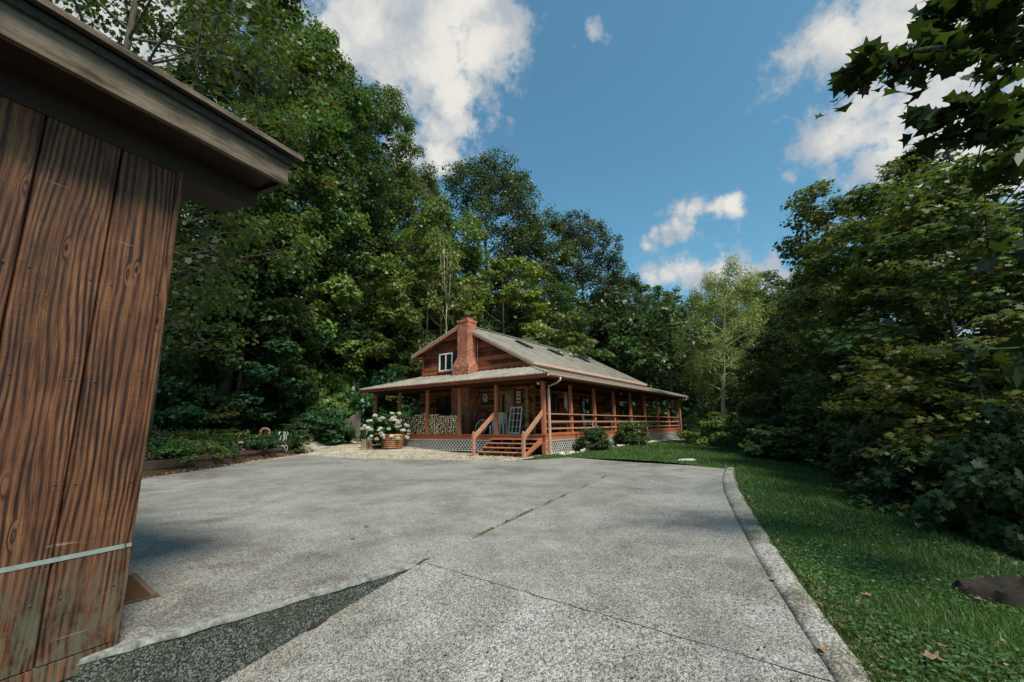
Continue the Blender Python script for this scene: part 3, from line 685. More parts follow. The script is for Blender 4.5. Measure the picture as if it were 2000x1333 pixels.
mb = MB(); mb.box(PD + .14, BU1, BV1 - .2, BV1, ZD, 4.3); mb.box(BU1 - .2, BU1, PD + .15, BV1 - .203, ZD, 4.3); mb.box(PD + .08, BU1 - .2, PD + .12, PD + .2, ZD, 4.5); mb.box(PD + .12, PD + .2, PD + .203, BV1 - .203, ZD, 4.4)
part('back_wall', mb, M_['dark_wood'], house)
# main roof, unequal slopes
AV, AZ = 6.43, 6.92; RV, RZ = 1.60, 4.36; LV, LZ = 10.35, 5.52; RU0, RU1 = 1.65, 18.04; TH = 0.05
def zr(v): return AZ + (RZ - AZ) * (AV - v) / (AV - RV) if v < AV else AZ + (LZ - AZ) * (v - AV) / (LV - AV)
mb = MB(); sec = [(RV, RZ), (AV, AZ), (LV, LZ), (LV, LZ - TH), (AV, AZ - TH), (RV, RZ - TH)]
mb.add([(RU0, v, z) for v, z in sec] + [(RU1, v, z) for v, z in sec], [(0, 1, 7, 6), (1, 2, 8, 7), (2, 3, 9, 8), (3, 4, 10, 9), (4, 5, 11, 10), (5, 0, 6, 11), (0, 5, 4, 1), (1, 4, 3, 2), (6, 7, 10, 11), (7, 8, 9, 10)])
ribs(mb, (RU1, RV, RZ), (RU0, RV, RZ), (RU1, AV, AZ), (RU0, AV, AZ), .42); mb.beam((RU0, AV, AZ + .02), (RU1, AV, AZ + .02), .3, .03)
mr = part('main_roof', mb, M_['roof_metal'], house)
def sloped(mb, u0, u1, va, vb, dz0, dz1):
    mb.prism([(u0, va, zr(va) + dz0), (u0, vb, zr(vb) + dz0), (u0, vb, zr(vb) + dz1), (u0, va, zr(va) + dz1)], (u0, 0, 0), (u1, 0, 0))
for u0, u1 in ((RU0 + .02, RU0 + .06), (RU1 - .06, RU1 - .02)):
    for va, vb in ((RV + .02, AV), (AV, LV - .02)):
        mb = MB(); sloped(mb, u0, u1, va, vb, -.22, -TH - .002); sloped(mb, u0 - .025, u0, va, vb, -.10, -.045); part('rake_board', mb, M_['metal_trim'], mr)
mb = MB(); mb.box(RU0 + .065, RU1 - .065, RV + .02, RV + .06, RZ - .22, RZ - .03); mb.box(RU0, RU1, RV - .09, RV + .017, RZ - .15, RZ - .03); part('eave_fascia', mb, M_['metal_trim'], mr)
mb = MB(); mb.box(RU0 + .065, PD + .05, RV + .065, RV + .45, RZ - .20, RZ - .16); mb.box(RU0 + .065, RU0 + .09, RV + .065, RV + .52, RZ - .16, RZ + .02); part('eave_return', mb, M_['red_dark'], mr)
mb = MB(); mb.box(RU0 + .065, RU1 - .065, RV + .07, PD + .3, RZ - .16, RZ - .13); mb.box(RU0 + .065, RU1 - .065, BV1 - .2, LV - .06, LZ - .2, LZ - .16); mb.prism([(RU0 + .065, RV + .5, zr(RV + .5) - .12), (RU0 + .065, AV, AZ - .12), (RU0 + .065, LV - .1, zr(LV - .1) - .12), (RU0 + .065, LV - .1, zr(LV - .1) - .15), (RU0 + .065, AV, AZ - .15), (RU0 + .065, RV + .5, zr(RV + .5) - .15)], (0, 0, 0), (.45, 0, 0)); part('soffit', mb, M_['red_dark'], mr)
for u0 in (5.56, 9.40, 13.5):
    mb = MB(); va, vb = 4.42, 5.34; sloped(mb, u0, u0 + .62, va, vb, .0, .13); sk = part('skylight', mb, M_['black'], mr)
    mb = MB(); sloped(mb, u0 + .05, u0 + .57, va + .06, vb - .06, .131, .136); part('pane', mb, M_['glass'], sk)
# gable cladding: rough lapped planks up to the rake
mb = MB(); z = 4.02; k = 0
while z < AZ - .1:
    z1 = min(z + .235, AZ - .13); w = random.uniform(-.012, .012)
    def lim(zz):   # v range under the roof at height zz
        lo_ = PD; hi_ = BV1
        if zz > zr(PD) - .14: lo_ = RV + (zz + .14 - RZ) / (AZ - RZ) * (AV - RV)
        if zz > zr(BV1) - .14: hi_ = LV - (zz + .14 - LZ) / (AZ - LZ) * (LV - AV)
        return lo_, hi_
    a0, a1 = lim(z); b0, b1 = lim(z1)
    cuts = sorted([0, 1] + [random.uniform(.2, .8)])
    for c0, c1 in zip(cuts[:-1], cuts[1:]):
        f = lambda a, b, q: a + (b - a) * q
        P = [(PD - .035 + w, f(a0, a1, c0), z), (PD - .035 + w, f(a0, a1, c1), z), (PD - .005 + w, f(b0, b1, c1), z1 + .01), (PD - .005 + w, f(b0, b1, c0), z1 + .01)]
        mb.prism(P, (0, 0, 0), (.05, 0, 0))
    z = z1 + .004 if z1 < AZ - .14 else 99
part('gable_wall', mb, M_['plank'], house)
mb = MB(); mb.prism([(PD + .03, PD, 4.0), (PD + .03, BV1, 4.0), (PD + .03, BV1, zr(BV1) - .06), (PD + .03, AV, AZ - .06), (PD + .03, PD, zr(PD) - .06)], (0, 0, 0), (.06, 0, 0)); mb.box(PD - .05, PD + .1, BV1 - .11, BV1 + .02, 4.0, zr(BV1) - .16)
part('gable_backing', mb, M_['plank'], house)
mb = MB(); mb.tube([(PD - .07, 5.38, 4.2), (PD - .07, 5.38, 6.25)], .018, 6); part('conduit', mb, M_['metal_trim'], house)
# windows and doors
def window(v0, v1, z0, z1, side, mull=1, fr='white', gl='glass', fw=.07, dep=.05, rows=0):
    """side 'g': on the gable (plane x=const), 'r': on the long wall (plane y=const)"""
    off = PD - .06 if side == 'g' else PD - .045
    def bx(mb, a0, a1, b0, b1, d0, d1):
        if side == 'g': mb.box(off - d1, off - d0, a0, a1, b0, b1)
        else: mb.box(a0, a1, off - d1, off - d0, b0, b1)
    w = MB(); bx(w, v0, v0 + fw, z0, z1, 0, dep); bx(w, v1 - fw, v1, z0, z1, 0, dep); bx(w, v0 + fw, v1 - fw, z0, z0 + fw, 0, dep - .003); bx(w, v0 + fw, v1 - fw, z1 - fw, z1, 0, dep - .003)
    for i in range(mull):
        c = v0 + (v1 - v0) * (i + 1) / (mull + 1); bx(w, c - .035, c + .035, z0 + fw, z1 - fw, 0, dep - .006)
    for i in range(rows):
        c = z0 + (z1 - z0) * (i + 1) / (rows + 1); bx(w, v0 + fw, v1 - fw, c - .015, c + .015, 0, dep - .009)
    fo = part('window', w, M_[fr], house); g = MB(); bx(g, v0 + fw * .5, v1 - fw * .5, z0 + fw * .5, z1 - fw * .5, .006, .016); part('pane', g, M_[gl], fo); return fo
wg = window(7.20, 8.27, 4.38, 5.43, 'g', 1, 'white', 'glass_dark', .085)
mb = MB(); mb.box(PD - .16, PD - .05, 7.1, 8.38, 4.28, 4.377); part('sill', mb, M_['plank'], wg)
window(3.85, 4.72, 1.72, 2.86, 'r', 1, 'dark_wood'); window(7.5, 8.62, 1.75, 2.9, 'r', 1, 'dark_wood'); window(13.7, 14.8, 1.8, 2.95, 'r', 1, 'dark_wood'); window(15.6, 16.6, 1.8, 2.95, 'r', 0, 'dark_wood')
def door(a0, a1, z1, side, m, glassed=True):
    off = PD - .06 if side == 'g' else PD - .045; mb = MB()
    def bx(mb, p0, p1, b0, b1, d0, d1):
        if side == 'g': mb.box(off - d1, off - d0, p0, p1, b0, b1)
        else: mb.box(p0, p1, off - d1, off - d0, b0, b1)
    bx(mb, a0, a1, ZD + .02, z1, 0, .05); d = part('door', mb, m, house)
    mb = MB(); bx(mb, a0 - .09, a0 - .002, ZD, z1 + .09, 0, .07); bx(mb, a1 + .002, a1 + .09, ZD, z1 + .09, 0, .07); bx(mb, a0, a1, z1 + .002, z1 + .09, 0, .068); part('frame', mb, M_['plank'], d)
    mb = MB(); bx(mb, a0 + .12, a1 - .12, ZD + .95, z1 - .15, .052, .058); part('pane', mb, M_['glass'], d)
    mb = MB(); c = a0 + .06
    if side == 'g': mb.tube([(off - .05, c, ZD + 1.0), (off - .1, c, ZD + 1.0)], .022, 8); mb.blob((off - .11, c, ZD + 1.0), .03, .03, .03, 8, 0)
    else: mb.tube([(c, off - .05, ZD + 1.0), (c, off - .1, ZD + 1.0)], .022, 8); mb.blob((c, off - .11, ZD + 1.0), .03, .03, .03, 8, 0)
    part('handle', mb, M_['iron'], d)
door(10.95, 11.95, 2.98, 'r', M_['dark_wood']); door(3.0, 3.86, 2.98, 'g', M_['tan'])
window(6.75, 8.4, 1.7, 2.9, 'g', 1, 'dark_wood', 'glass_dark')
# chimney
mb = MB(); CB = PD - .01
mb.box(1.16, CB, 5.30, 6.52, ZD, 3.29); mb.box(1.18, CB, 5.34, 6.52, 3.9, 4.42)
sh = [[(1.18, 5.34, 4.42), (CB, 5.34, 4.42), (CB, 6.52, 4.42), (1.18, 6.52, 4.42)], [(1.28, 5.51, 4.95), (CB, 5.51, 4.95), (CB, 6.23, 4.95), (1.28, 6.23, 4.95)]]
mb.add(sh[0] + sh[1], [(0, 1, 5, 4), (1, 2, 6, 5), (2, 3, 7, 6), (3, 0, 4, 7)]); mb.box(1.28, CB, 5.51, 6.23, 4.95, 6.9); mb.box(1.25, CB + .03, 5.48, 6.26, 6.9, 7.03)
ch = part('chimney', mb, M_['brick'], house)
mb = MB(); mb.box(1.42, 1.9, 5.66, 6.08, 7.03, 7.24); part('flue', mb, M_['brick'], ch)
mb = MB(); mb.box(1.37, 1.95, 5.6, 6.14, 7.24, 7.29); mb.add([(1.35, 5.58, 7.29), (1.97, 5.58, 7.29), (1.97, 6.16, 7.29), (1.35, 6.16, 7.29), (1.66, 5.87, 7.38)], [(0, 1, 4), (1, 2, 4), (2, 3, 4), (3, 0, 4)]); part('chimney_cap', mb, M_['iron'], ch)
# railing on the long side
for h, w, t_ in ((0.905, .09, .045), (0.585, .04, .075), (0.285, .04, .075)):
    mb = MB(); mb.box(0.14, L - .05, -0.035 if w > .05 else 0.0, w - .035 if w > .05 else w, ZD + h - t_, ZD + h); part('rail', mb, M_['rail_wood'], house)
mb = MB(); mb.box(0.14, L - .16, .03, .06, ZD + .02, ZD + .07); part('rail', mb, M_['red_wood'], house)
for h in (.905, .585, .285):
    mb = MB(); mb.box(L - .1, L - .05, .15, WD - .1, ZD + h - .06, ZD + h); part('rail', mb, M_['red_dark'], house)
# steps up to the porch between the corner post and the second post
rise = ZD / 5; run = 0.285
for i in range(4):
    z = ZD - rise * (i + 1); u1 = -.04 - run * i
    mb = MB(); mb.box(u1 - run - .02, u1 - run * .5 - .005, .16, 2.72, z - .035, z); mb.box(u1 - run * .5 + .005, u1, .16, 2.72, z - .036, z - .001); part('tread', mb, M_['rail_wood'], house)
for i, v in enumerate((.2, .82, 1.44, 2.06, 2.66)):
    mb = MB(); poly = [(-.045, v, ZD - rise - .04), (-.045, v, .35)] + [(-.045 - run * 4 - .0, v, 0.0), (-.045 - run * 4 - .02, v, 0.02)]
    pts = [(-.045, ZD - rise - .037)]
    for k in range(4):
        z = ZD - rise * (k + 1) - .037; pts += [(-.045 - run * (k + 1) + .03, z), (-.045 - run * (k + 1) + .03, max(z - rise, 0.0))]
    pts += [(-.045 - run * 4 + .25, 0.0), (-.045, .42)]
    mb.prism([(x, v, z) for x, z in pts], (0, 0, 0), (0, .045, 0)); part('stringer', mb, M_['red_dark'] if 0 < i < 4 else M_['red_wood'], house)
mb = MB(); mb.prism([(-.05, .10, ZD - .12), (-.05, .10, ZD - .36), (-1.33, .10, 0.0), (-1.42, .10, .1)], (0, 0, 0), (0, .045, 0)); part('stringer', mb, M_['red_wood'], house)
for v in (.02, 2.62):
    mb = MB(); mb.box(-1.56, -1.45, v, v + .11, 0, .95); mb.blob((-1.505, v + .055, .985), .05, .05, .05, 10, 0); mb.lathe([(.02, 0), (.06, .003), (.06, .02), (.03, .03)], 10, (-1.505, v + .055, .95)); part('newel_post', mb, M_['rail_wood'], house)
    mb = MB(); mb.beam((-1.46, v + .055, .80), (.03, v + .055, 1.83), .05, .19, up=(0, 0, 1)); part('handrail', mb, M_['rail_wood'], house)

# ------------------------------------------------------------------ the shed at the left (local x along its wall towards the far corner, y out of the wall, z up)
SCN = Vector((-2.385, 2.914, 0)); SD = Vector((0.445, 0.8955, 0)).normalized(); SN = Vector((0.8955, -0.445, 0)).normalized()
shed = root('garden_shed', 'brown rough-sawn plank shed cut off by the left edge of the photo', 'shed', SCN, math.atan2(SD.y, SD.x))
# local y axis = SD rotated +90 = (-SD.y, SD.x) -> points away from the viewer, so the outside is -y
mb = MB(); xs = [0.0]
for w in (.352, .358, .30, .36, .35, .36, .34, .36, .35, .36, .35): xs.append(xs[-1] - w)
for a, b in zip(xs[:-1], xs[1:]):
    d = random.uniform(0, .006); x0, x1 = b + .006, a - .006; c = .007
    P = [(x0, .02, 0.0), (x1, .02, 0.0), (x1, -.012 - d, 0.0), (x1 - c, -.018 - d, 0.0), (x0 + c, -.018 - d, 0.0), (x0, -.012 - d, 0.0)]
    mb.prism([(x, y, .035) for x, y, z in P], (0, 0, 0), (0, 0, 3.05))
mb.mat(1)
for zz in (.35, .95, 1.55, 2.15, 2.75):
    for k in range(len(xs) - 1):
        for q in (.15, .85):
            x = xs[k] + (xs[k + 1] - xs[k]) * q + random.uniform(-.01, .01); z = zz + random.uniform(-.012, .012); mb.lathe([(.0055, 0), (.0055, .0015), (0, .002)], 8, (0, 0, 0)); 
            for w in range(24): p3 = mb.v[-24 + w]; mb.v[-24 + w] = (x + p3[0], -.0255 - p3[2], z + p3[1])
part('plank_wall', mb, [M_['siding'], M_['iron']], shed)
mb = MB(); mb.box(-.032, .004, -.034, .06, .03, 3.08); part('corner_trim', mb, M_['siding'], shed)
mb = MB(); mb.box(-3.9, -.06, .024, .06, 0.0, 3.1); mb.prism([(-.05, .062, .02), (-.05, 3.5, .02), (-.05, 3.5, 4.6), (-.05, .062, 3.45)], (0, 0, 0), (.046, 0, 0)); mb.prism([(-3.9, .062, -.9), (-3.9, 3.5, -.9), (-3.9, 3.5, 4.6), (-3.9, .062, 3.45)], (0, 0, 0), (.05, 0, 0)); mb.box(-3.9, -.05, 3.5, 3.55, 0, 4.4); part('back_wall', mb, M_['dark_wood'], shed)
mb = MB(); mb.box(-3.9, -.002, -.03, .05, -.075, .028); part('sill_board', mb, M_['siding'], shed)
mb = MB(); mb.box(-3.9, -.01, -.02, .04, -1.0, -.079); part('foundation_or_shade', mb, M_['concrete_edge'], shed)
mb = MB(); mb.box(-3.9, -.005, -.026, -.0185, .548, .572); mb.box(-.028, -.002, -.0385, -.0265, .553, .573); part('metal_strip', mb, M_['galv'], shed)
mb = MB(); mb.box(-4.2, .60, -.335, -.295, 3.205, 3.375); part('eave_board', mb, M_['trim_old'], shed)
mb = MB(); mb.box(-4.2, .575, -.292, .02, 3.235, 3.26); mb.box(.555, .585, -.293, .4, 3.20, 3.36); mb.box(-3.9, .55, -.033, -.0, 3.05, 3.232); mb.box(.006, .55, .002, .4, 3.10, 3.2); part('soffit', mb, M_['dark_wood'], shed)  # near-black soffit and added frieze strip paint in the shade under the eave
mb = MB(); sl = .34
mb.prism([(-4.3, -.40, 3.43), (-4.3, 3.8, 3.43 + 4.2 * sl), (-4.3, 3.8, 3.47 + 4.2 * sl), (-4.3, -.40, 3.47)], (0, 0, 0), (4.97, 0, 0)); mb.box(-4.25, .62, -.36, -.30, 3.378, 3.428)
rf = part('roof', mb, M_['shingle'], shed)
mb = MB(); mb.box(-4.3, .675, -.412, -.402, 3.435, 3.472); part('drip_edge', mb, M_['trim_old'], rf)
mb = MB(); mb.prism([(.585, -.29, 3.22), (.585, 3.6, 3.22 + 3.9 * sl), (.585, 3.6, 3.42 + 3.9 * sl), (.585, -.29, 3.42)], (0, 0, 0), (.035, 0, 0)); part('rake_board', mb, M_['trim_old'], shed)

# door mat
mc = on_z(312, 1166); e1 = (on_z(245, 1182) - mc).normalized(); 
mt = root('door_mat', 'brown coir door mat on the concrete beside the shed corner', 'door mat', mc, math.atan2(e1.y, e1.x))
m2 = MB(); m2.box(.045, .445, -.785, -.045, .002, .016); part('pile', m2, M_['mat_brown'], mt)
m2 = MB(); m2.box(0, .49, -.044, 0, .002, .012); m2.box(0, .49, -.83, -.786, .002, .012); m2.box(0, .044, -.785, -.045, .002, .012); m2.box(.446, .49, -.785, -.045, .002, .012); part('border', m2, M_['timber'], mt)

# ------------------------------------------------------------------ things on the porch
def h_root(name, label, cat, u, v, z=ZD, rot=0.0, group=None): return root(name, label, cat, hw(u, v, z), HROT + rot, group)
# firewood: every split log its own object
fire = []
for k in range(7):
    rg = random.Random(k); n = [12, 5, 7, 4, 6, 12, 5][k]; P = []
    for i in range(n):
        a = 2 * math.pi * i / n + rg.uniform(-.25, .25); r = .064 * rg.uniform(.72, 1.15) * (1 if n > 7 else 1.1); P.append((math.cos(a) * r, math.sin(a) * r * rg.uniform(.8, 1)))
    m = MB(); m.mat(1); V0 = [(0, x, z) for x, z in P]; V1 = [(.42, x * 1.02, z * 1.02) for x, z in P]
    m.add(V0 + V1, [(i, (i + 1) % n, n + (i + 1) % n, n + i)[::-1] for i in range(n)]); I0 = [(-.004, x * .80, z * .80) for x, z in P]; m.add(V0 + I0, [(i, (i + 1) % n, n + (i + 1) % n, n + i) for i in range(n)]); m.mat(0); m.add(I0, [tuple(range(n))[::-1]]); m.add(V1, [tuple(range(n))])  # dark bark rim, widened to paint in the shaded gaps between logs
    fire.append(m.mesh('firewood_log', [M_['fire_end'], M_['fire_bark']]))
rg = random.Random(3); z = ZD + .068; row = 0; cnt = 0
while z < ZD + 1.12:
    v = 5.13 + (row % 2) * .06
    while v < 9.62:
        topv = 1.0 + .10 * math.sin(v * 1.9) - .10 * (v > 9.2)
        if z - ZD < topv and cnt < 400:
            o = link('firewood_log', fire[rg.randrange(7)]); o.location = hw(.20 + rg.uniform(-.05, .06), v, z + rg.uniform(-.012, .012)); o.rotation_euler = (rg.uniform(-math.pi, math.pi), 0, HROT + rg.uniform(-.06, .06))
            s = rg.uniform(.8, 1.25); o.scale = (1, s, s)
            tag(o, 'split firewood log end-on in the stack on the front porch', 'firewood', 'firewood logs stacked on the porch'); cnt += 1
        v += .116 * rg.uniform(.88, 1.12)
    z += .102; row += 1
mb = MB(); mb.box(-.0, .04, -.05, .05, 0, 1.1); solo('stack_board', mb, M_['cream'], 'pale upright board holding the right end of the firewood stack', 'board', hw(.2, 5.02, ZD), HROT)
# leaning twelve pane window sash
s = root('window_sash', 'old white twelve-pane window sash without glass leaning on the porch wall', 'window sash', hw(PD - .42, 3.12, ZD + .005), HROT)
sl_ = Matrix.Rotation(R_(-12) * -1, 4, 'Y')
m2 = MB(); Wd, Hd = .72, 1.33
for x0, x1, z0, z1 in ((0, .05, 0, Hd), (Wd - .05, Wd, 0, Hd), (.05, Wd - .05, 0, .06), (.05, Wd - .05, Hd - .06, Hd)): m2.box(-.02, .02, -x1, -x0, z0, z1, sl_)
part('frame', m2, M_['white'], s); m2 = MB()
for i in (1, 2): m2.box(-.012, .012, -(Wd * i / 3) - .013, -(Wd * i / 3) + .013, .06, Hd - .06, sl_)
for i in (1, 2, 3): m2.box(-.010, .010, -Wd + .05, -.05, Hd * i / 4 - .012, Hd * i / 4 + .012, sl_)
part('muntins', m2, M_['white'], s)
# slatted wall sign: four pale boards
m2 = MB(); m2.mat(0)
for i, (z0, z1) in enumerate(((.50, .60), (.34, .46), (.16, .28), (0.0, .11))): m2.box(-.03, 0, -.14, .14, z0, z1)
m2.mat(1); m2.box(-.01, .01, -.155, .155, -.03, .63)
solo('wall_plaque', m2, [M_['cream'], M_['black']], 'dark wall plaque of four pale horizontal boards above the leaning window sash', 'plaque', hw(PD - .09, 2.66, 2.36), HROT)
# wall lantern
s = h_root('wall_lantern', 'small white-framed lantern with dark inside on the wall right of the brick chimney', 'lantern', PD - .13, 4.77, 2.52)
m2 = MB(); m2.box(-.05, .05, -.10, .10, 0, .05); m2.box(-.05, .05, -.10, -.075, .05, .33); m2.box(-.05, .05, .075, .10, .05, .33); m2.box(-.05, .05, -.07, .07, .33, .36); m2.box(-.03, .03, -.05, .05, .36, .42); part('frame', m2, M_['white'], s)
m2 = MB(); m2.box(-.02, .04, -.074, .074, .051, .329); part('pane', m2, M_['black'], s); m2 = MB(); m2.lathe([(.0, .06), (.03, .06), (.035, .14), (.012, .18), (.02, .24), (0, .26)], 10, (-.03, 0, 0)); part('candle', m2, M_['white'], s)
m2 = MB(); m2.tube([(0, 0, .42), (0, 0, .47), (.1, 0, .49)], .008, 5); part('bracket', m2, M_['iron'], s)
# antler skull decoration
s = h_root('antler_skull', 'pale deer skull with two raised antlers on the dark porch wall', 'skull', PD - .12, 5.15, 2.38)
m2 = MB(); m2.lathe([(.0, 0), (.035, .02), (.05, .1), (.09, .2), (.10, .27), (.06, .33), (0, .35)], 10); part('skull', m2, M_['tan'], s)
for sg in (-1, 1):
    m2 = MB(); m2.tube([(0, sg * .07, .3), (-.02, sg * .2, .42), (-.04, sg * .24, .62), (-.03, sg * .16, .85)], [.022, .02, .016, .006], 6); m2.tube([(-.02, sg * .21, .45), (-.06, sg * .10, .6)], [.014, .004], 5); m2.tube([(-.04, sg * .24, .6), (-.06, sg * .33, .74)], [.013, .004], 5); part('antler', m2, M_['tan'], s)
def chair(name, label, u, v, rot, m, seat_h=.43, w=.5, d=.48, back=.62, slats=5, arms=True, rockers=False, cat='chair', mslat=None):
    s = h_root(name, label, cat, u, v, ZD + (.03 if rockers else 0), rot)
    mb = MB(); [mb.box(-d / 2, d / 2, -w / 2 + i * w / 5 + .006, -w / 2 + (i + 1) * w / 5 - .006, seat_h - .02, seat_h + .005) for i in range(5)]; part('seat', mb, m, s)
    mb = MB()
    for i in range(slats):
        y = -w / 2 + .04 + (w - .08) * i / (slats - 1); mb.beam((d / 2 - .02, y, seat_h + .03), (d / 2 + .13, y, seat_h + back - .06), (w / slats) * .62, .016, up=(1, 0, 0))
    part('backrest', mb, mslat or m, s)
    mb = MB(); mb.beam((d / 2 + .14, -w / 2 - .02, seat_h + back - .03), (d / 2 + .14, w / 2 + .02, seat_h + back - .03), .025, .08, up=(0, 0, 1)); mb.beam((d / 2 - .01, -w / 2, seat_h + .1), (d / 2 - .01, w / 2, seat_h + .1), .02, .05); part('back_rail', mb, m, s)
    for sg in (-1, 1):
        mb = MB(); mb.beam((-d / 2 + .03, sg * w / 2, 0), (-d / 2 + .03, sg * w / 2, seat_h + (.2 if arms else -.02)), .04, .04); part('leg', mb, m, s)
        mb = MB(); mb.beam((d / 2 - .03, sg * w / 2, 0), (d / 2 + .13, sg * w / 2, seat_h + back), .04, .04); part('leg', mb, m, s)
        if arms: mb = MB(); mb.beam((-d / 2 - .03, sg * w / 2, seat_h + .22), (d / 2 + .06, sg * w / 2, seat_h + .2), .07, .025); part('armrest', mb, m, s)
        if rockers:
            mb = MB(); mb.tube([(-d / 2 - .15 + (d + .45) * q, sg * w / 2, -.03 + .09 * (2 * q - 1) ** 2 + .02) for q in [i / 8 for i in range(9)]], .018, 6); part('rocker', mb, m, s)
    return s
chair('rocking_chair', 'dark rocking chair with red back slats beside the brick chimney', 1.35, 4.75, .1, M_['black'], mslat=M_['red_paint'], rockers=True, back=.72, w=.58)
chair('patio_chair', 'small white metal chair frame in front of the cream cabinet', .95, 3.42, 0.2, M_['white'], w=.34, d=.36, back=.1, seat_h=.42, slats=3, arms=False)
s = h_root('cabinet', 'cream painted porch cabinet with panelled front under the tan door window', 'cabinet', PD - .42, 3.62, ZD + .5)
mb = MB(); mb.box(-.18, .18, -.36, .36, 0, .55); part('case', mb, M_['cream'], s)
for y in (-.18, .18):
    mb = MB(); mb.box(-.195, -.182, y - .165, y + .165, .03, .52); mb.box(-.2, -.1955, y - .12, y + .12, .09, .46); part('door', mb, M_['cream'], s)
for y in (-.32, .32):
    for x in (-.14, .14): mb = MB(); mb.box(x - .03, x + .03, y - .03, y + .03, -.5, 0); part('leg', mb, M_['white'], s)
s = h_root('wagon_wheel', 'grey spoked wagon wheel leaning by the rocking chair behind the left handrail', 'wheel', .8, 4.15, ZD + .36)
mb = MB(); mb.tube([(.12 * math.sin(a), .34 * math.cos(a), .34 * math.sin(a)) for a in [i * 2 * math.pi / 20 for i in range(21)]], .022, 6, False); part('rim', mb, M_['cream'], s)
for i in range(8): a = i * math.pi / 4; mb = MB(); mb.tube([(0, 0, 0), (.12 * math.sin(a), .34 * math.cos(a), .34 * math.sin(a))], .012, 5); part('spoke', mb, M_['cream'], s)
mb = MB(); mb.tube([(-.06, 0, 0), (.06, 0, 0)], .05, 10); part('hub', mb, M_['iron'], s)
# long side porch
def table(label, u, v, lx, ly, h, m):
    s = h_root('porch_table', label, 'table', u, v); mb = MB(); [mb.box(-lx / 2, lx / 2, -ly / 2 + i * ly / 4 + .004, -ly / 2 + (i + 1) * ly / 4 - .004, h - .04, h) for i in range(4)]; part('tabletop', mb, m, s)
    for x in (-1, 1):
        for y in (-1, 1): mb = MB(); mb.box(x * (lx / 2 - .1) - .035, x * (lx / 2 - .1) + .035, y * (ly / 2 - .08) - .035, y * (ly / 2 - .08) + .035, 0, h - .041); part('leg', mb, m, s)
    mb = MB(); mb.box(-lx / 2 + .1, lx / 2 - .1, -ly / 2 + .06, -ly / 2 + .09, h - .13, h - .042); part('apron', mb, m, s)
table('low brown plank table on the side porch between the first two posts', 3.0, 1.2, 1.9, .6, .6, M_['chair_wood'])
table('dark plank table far along the side porch behind the second round shrub', 11.6, 1.1, 1.5, .7, .72, M_['timber'])
chair('patio_chair', 'white porch chair with arms beyond the second side post', 6.35, .95, 1.9, M_['white'], back=.5, w=.56)
chair('rocking_chair', 'light wooden rocking chair beyond the third side post', 9.0, .75, 1.3, M_['chair_wood'], back=.62, w=.66, rockers=True)
chair('rocking_chair', 'brown wooden rocking chair between the fifth and sixth side posts', 13.9, .9, 1.4, M_['chair_wood'], back=.62, w=.62, rockers=True)
chair('patio_chair', 'dark chair at the far end of the side porch', 16.6, 1.0, 1.2, M_['timber'], back=.5, w=.55)
s = h_root('wind_chime', 'white wind chime tubes hanging at the first side porch window', 'wind chime', 3.6, .9, 3.268)
mb = MB(); mb.tube([(0, 0, -.32), (0, 0, 0)], .004, 4); mb.lathe([(.0, -.32), (.08, -.32), (.08, -.35), (0, -.35)], 10); part('top_disc', mb, M_['iron'], s)
for i in range(5): a = i * 1.2566; mb = MB(); mb.tube([(.06 * math.cos(a), .06 * math.sin(a), -.36), (.06 * math.cos(a), .06 * math.sin(a), -1.0 - .09 * i)], .016, 6); part('tube', mb, M_['white'], s)
s = h_root('wall_heart', 'pink metal heart decoration on the log wall between the side windows', 'wall decoration', 5.5, PD - .10, 2.22)
mb = MB(); P = [(.26 * math.sin(a) ** 3, 0, .2 + .018 * (13 * math.cos(a) - 5 * math.cos(2 * a) - 2 * math.cos(3 * a) - math.cos(4 * a))) for a in [i * 2 * math.pi / 24 for i in range(24)]]; mb.prism(P, (0, 0, 0), (0, .03, 0)); part('heart', mb, M_['pink'], s)
s = h_root('hanging_feeder', 'round orange feeder hanging from the side porch eave past the third post', 'bird feeder', 9.3, .25, 2.52)
mb = MB(); mb.blob((0, 0, 0), .13, .13, .11, 12, .02); part('globe', mb, M_['orange'], s); mb = MB(); mb.tube([(0, 0, .1), (0, 0, .745)], .006, 5); part('hanger', mb, M_['iron'], s); mb = MB(); mb.lathe([(.05, -.10), (.15, -.115), (.15, -.13), (0, -.14)], 14); part('tray', mb, M_['white'], s)
for u, v, lb in ((.25, .42, 'small white porch lamp under the eave near the corner post'), (10.0, .5, 'small white porch lamp under the side porch ceiling far from the corner')):
    s = h_root('porch_lamp', lb, 'lamp', u, v, 3.268); mb = MB(); mb.lathe([(.0, 0), (.06, 0), (.06, -.03), (.025, -.05), (.025, -.09), (0, -.09)], 12); part('base', mb, M_['white'], s); mb = MB(); mb.blob((0, 0, -.16), .065, .065, .085, 12, 0); part('bulb', mb, M_['white'], s)
s = h_root('hanging_basket', 'dark hanging basket of foliage under the side porch between the fourth and fifth posts', 'hanging basket', 11.2, .5, 2.4)
mb = MB(); mb.lathe([(0, -.2), (.12, -.19), (.2, -.02), (.21, 0)], 14); part('bowl', mb, M_['black'], s); mb = MB(); [mb.tube([(.2 * math.cos(a), .2 * math.sin(a), 0), (0, 0, .86)], .004, 4) for a in (0, 2.1, 4.2)]; part('chain', mb, M_['iron'], s); BASKET = s

# ------------------------------------------------------------------ things in the yard
def gpos(px, py): return on_ground(px, py, 8, 60)
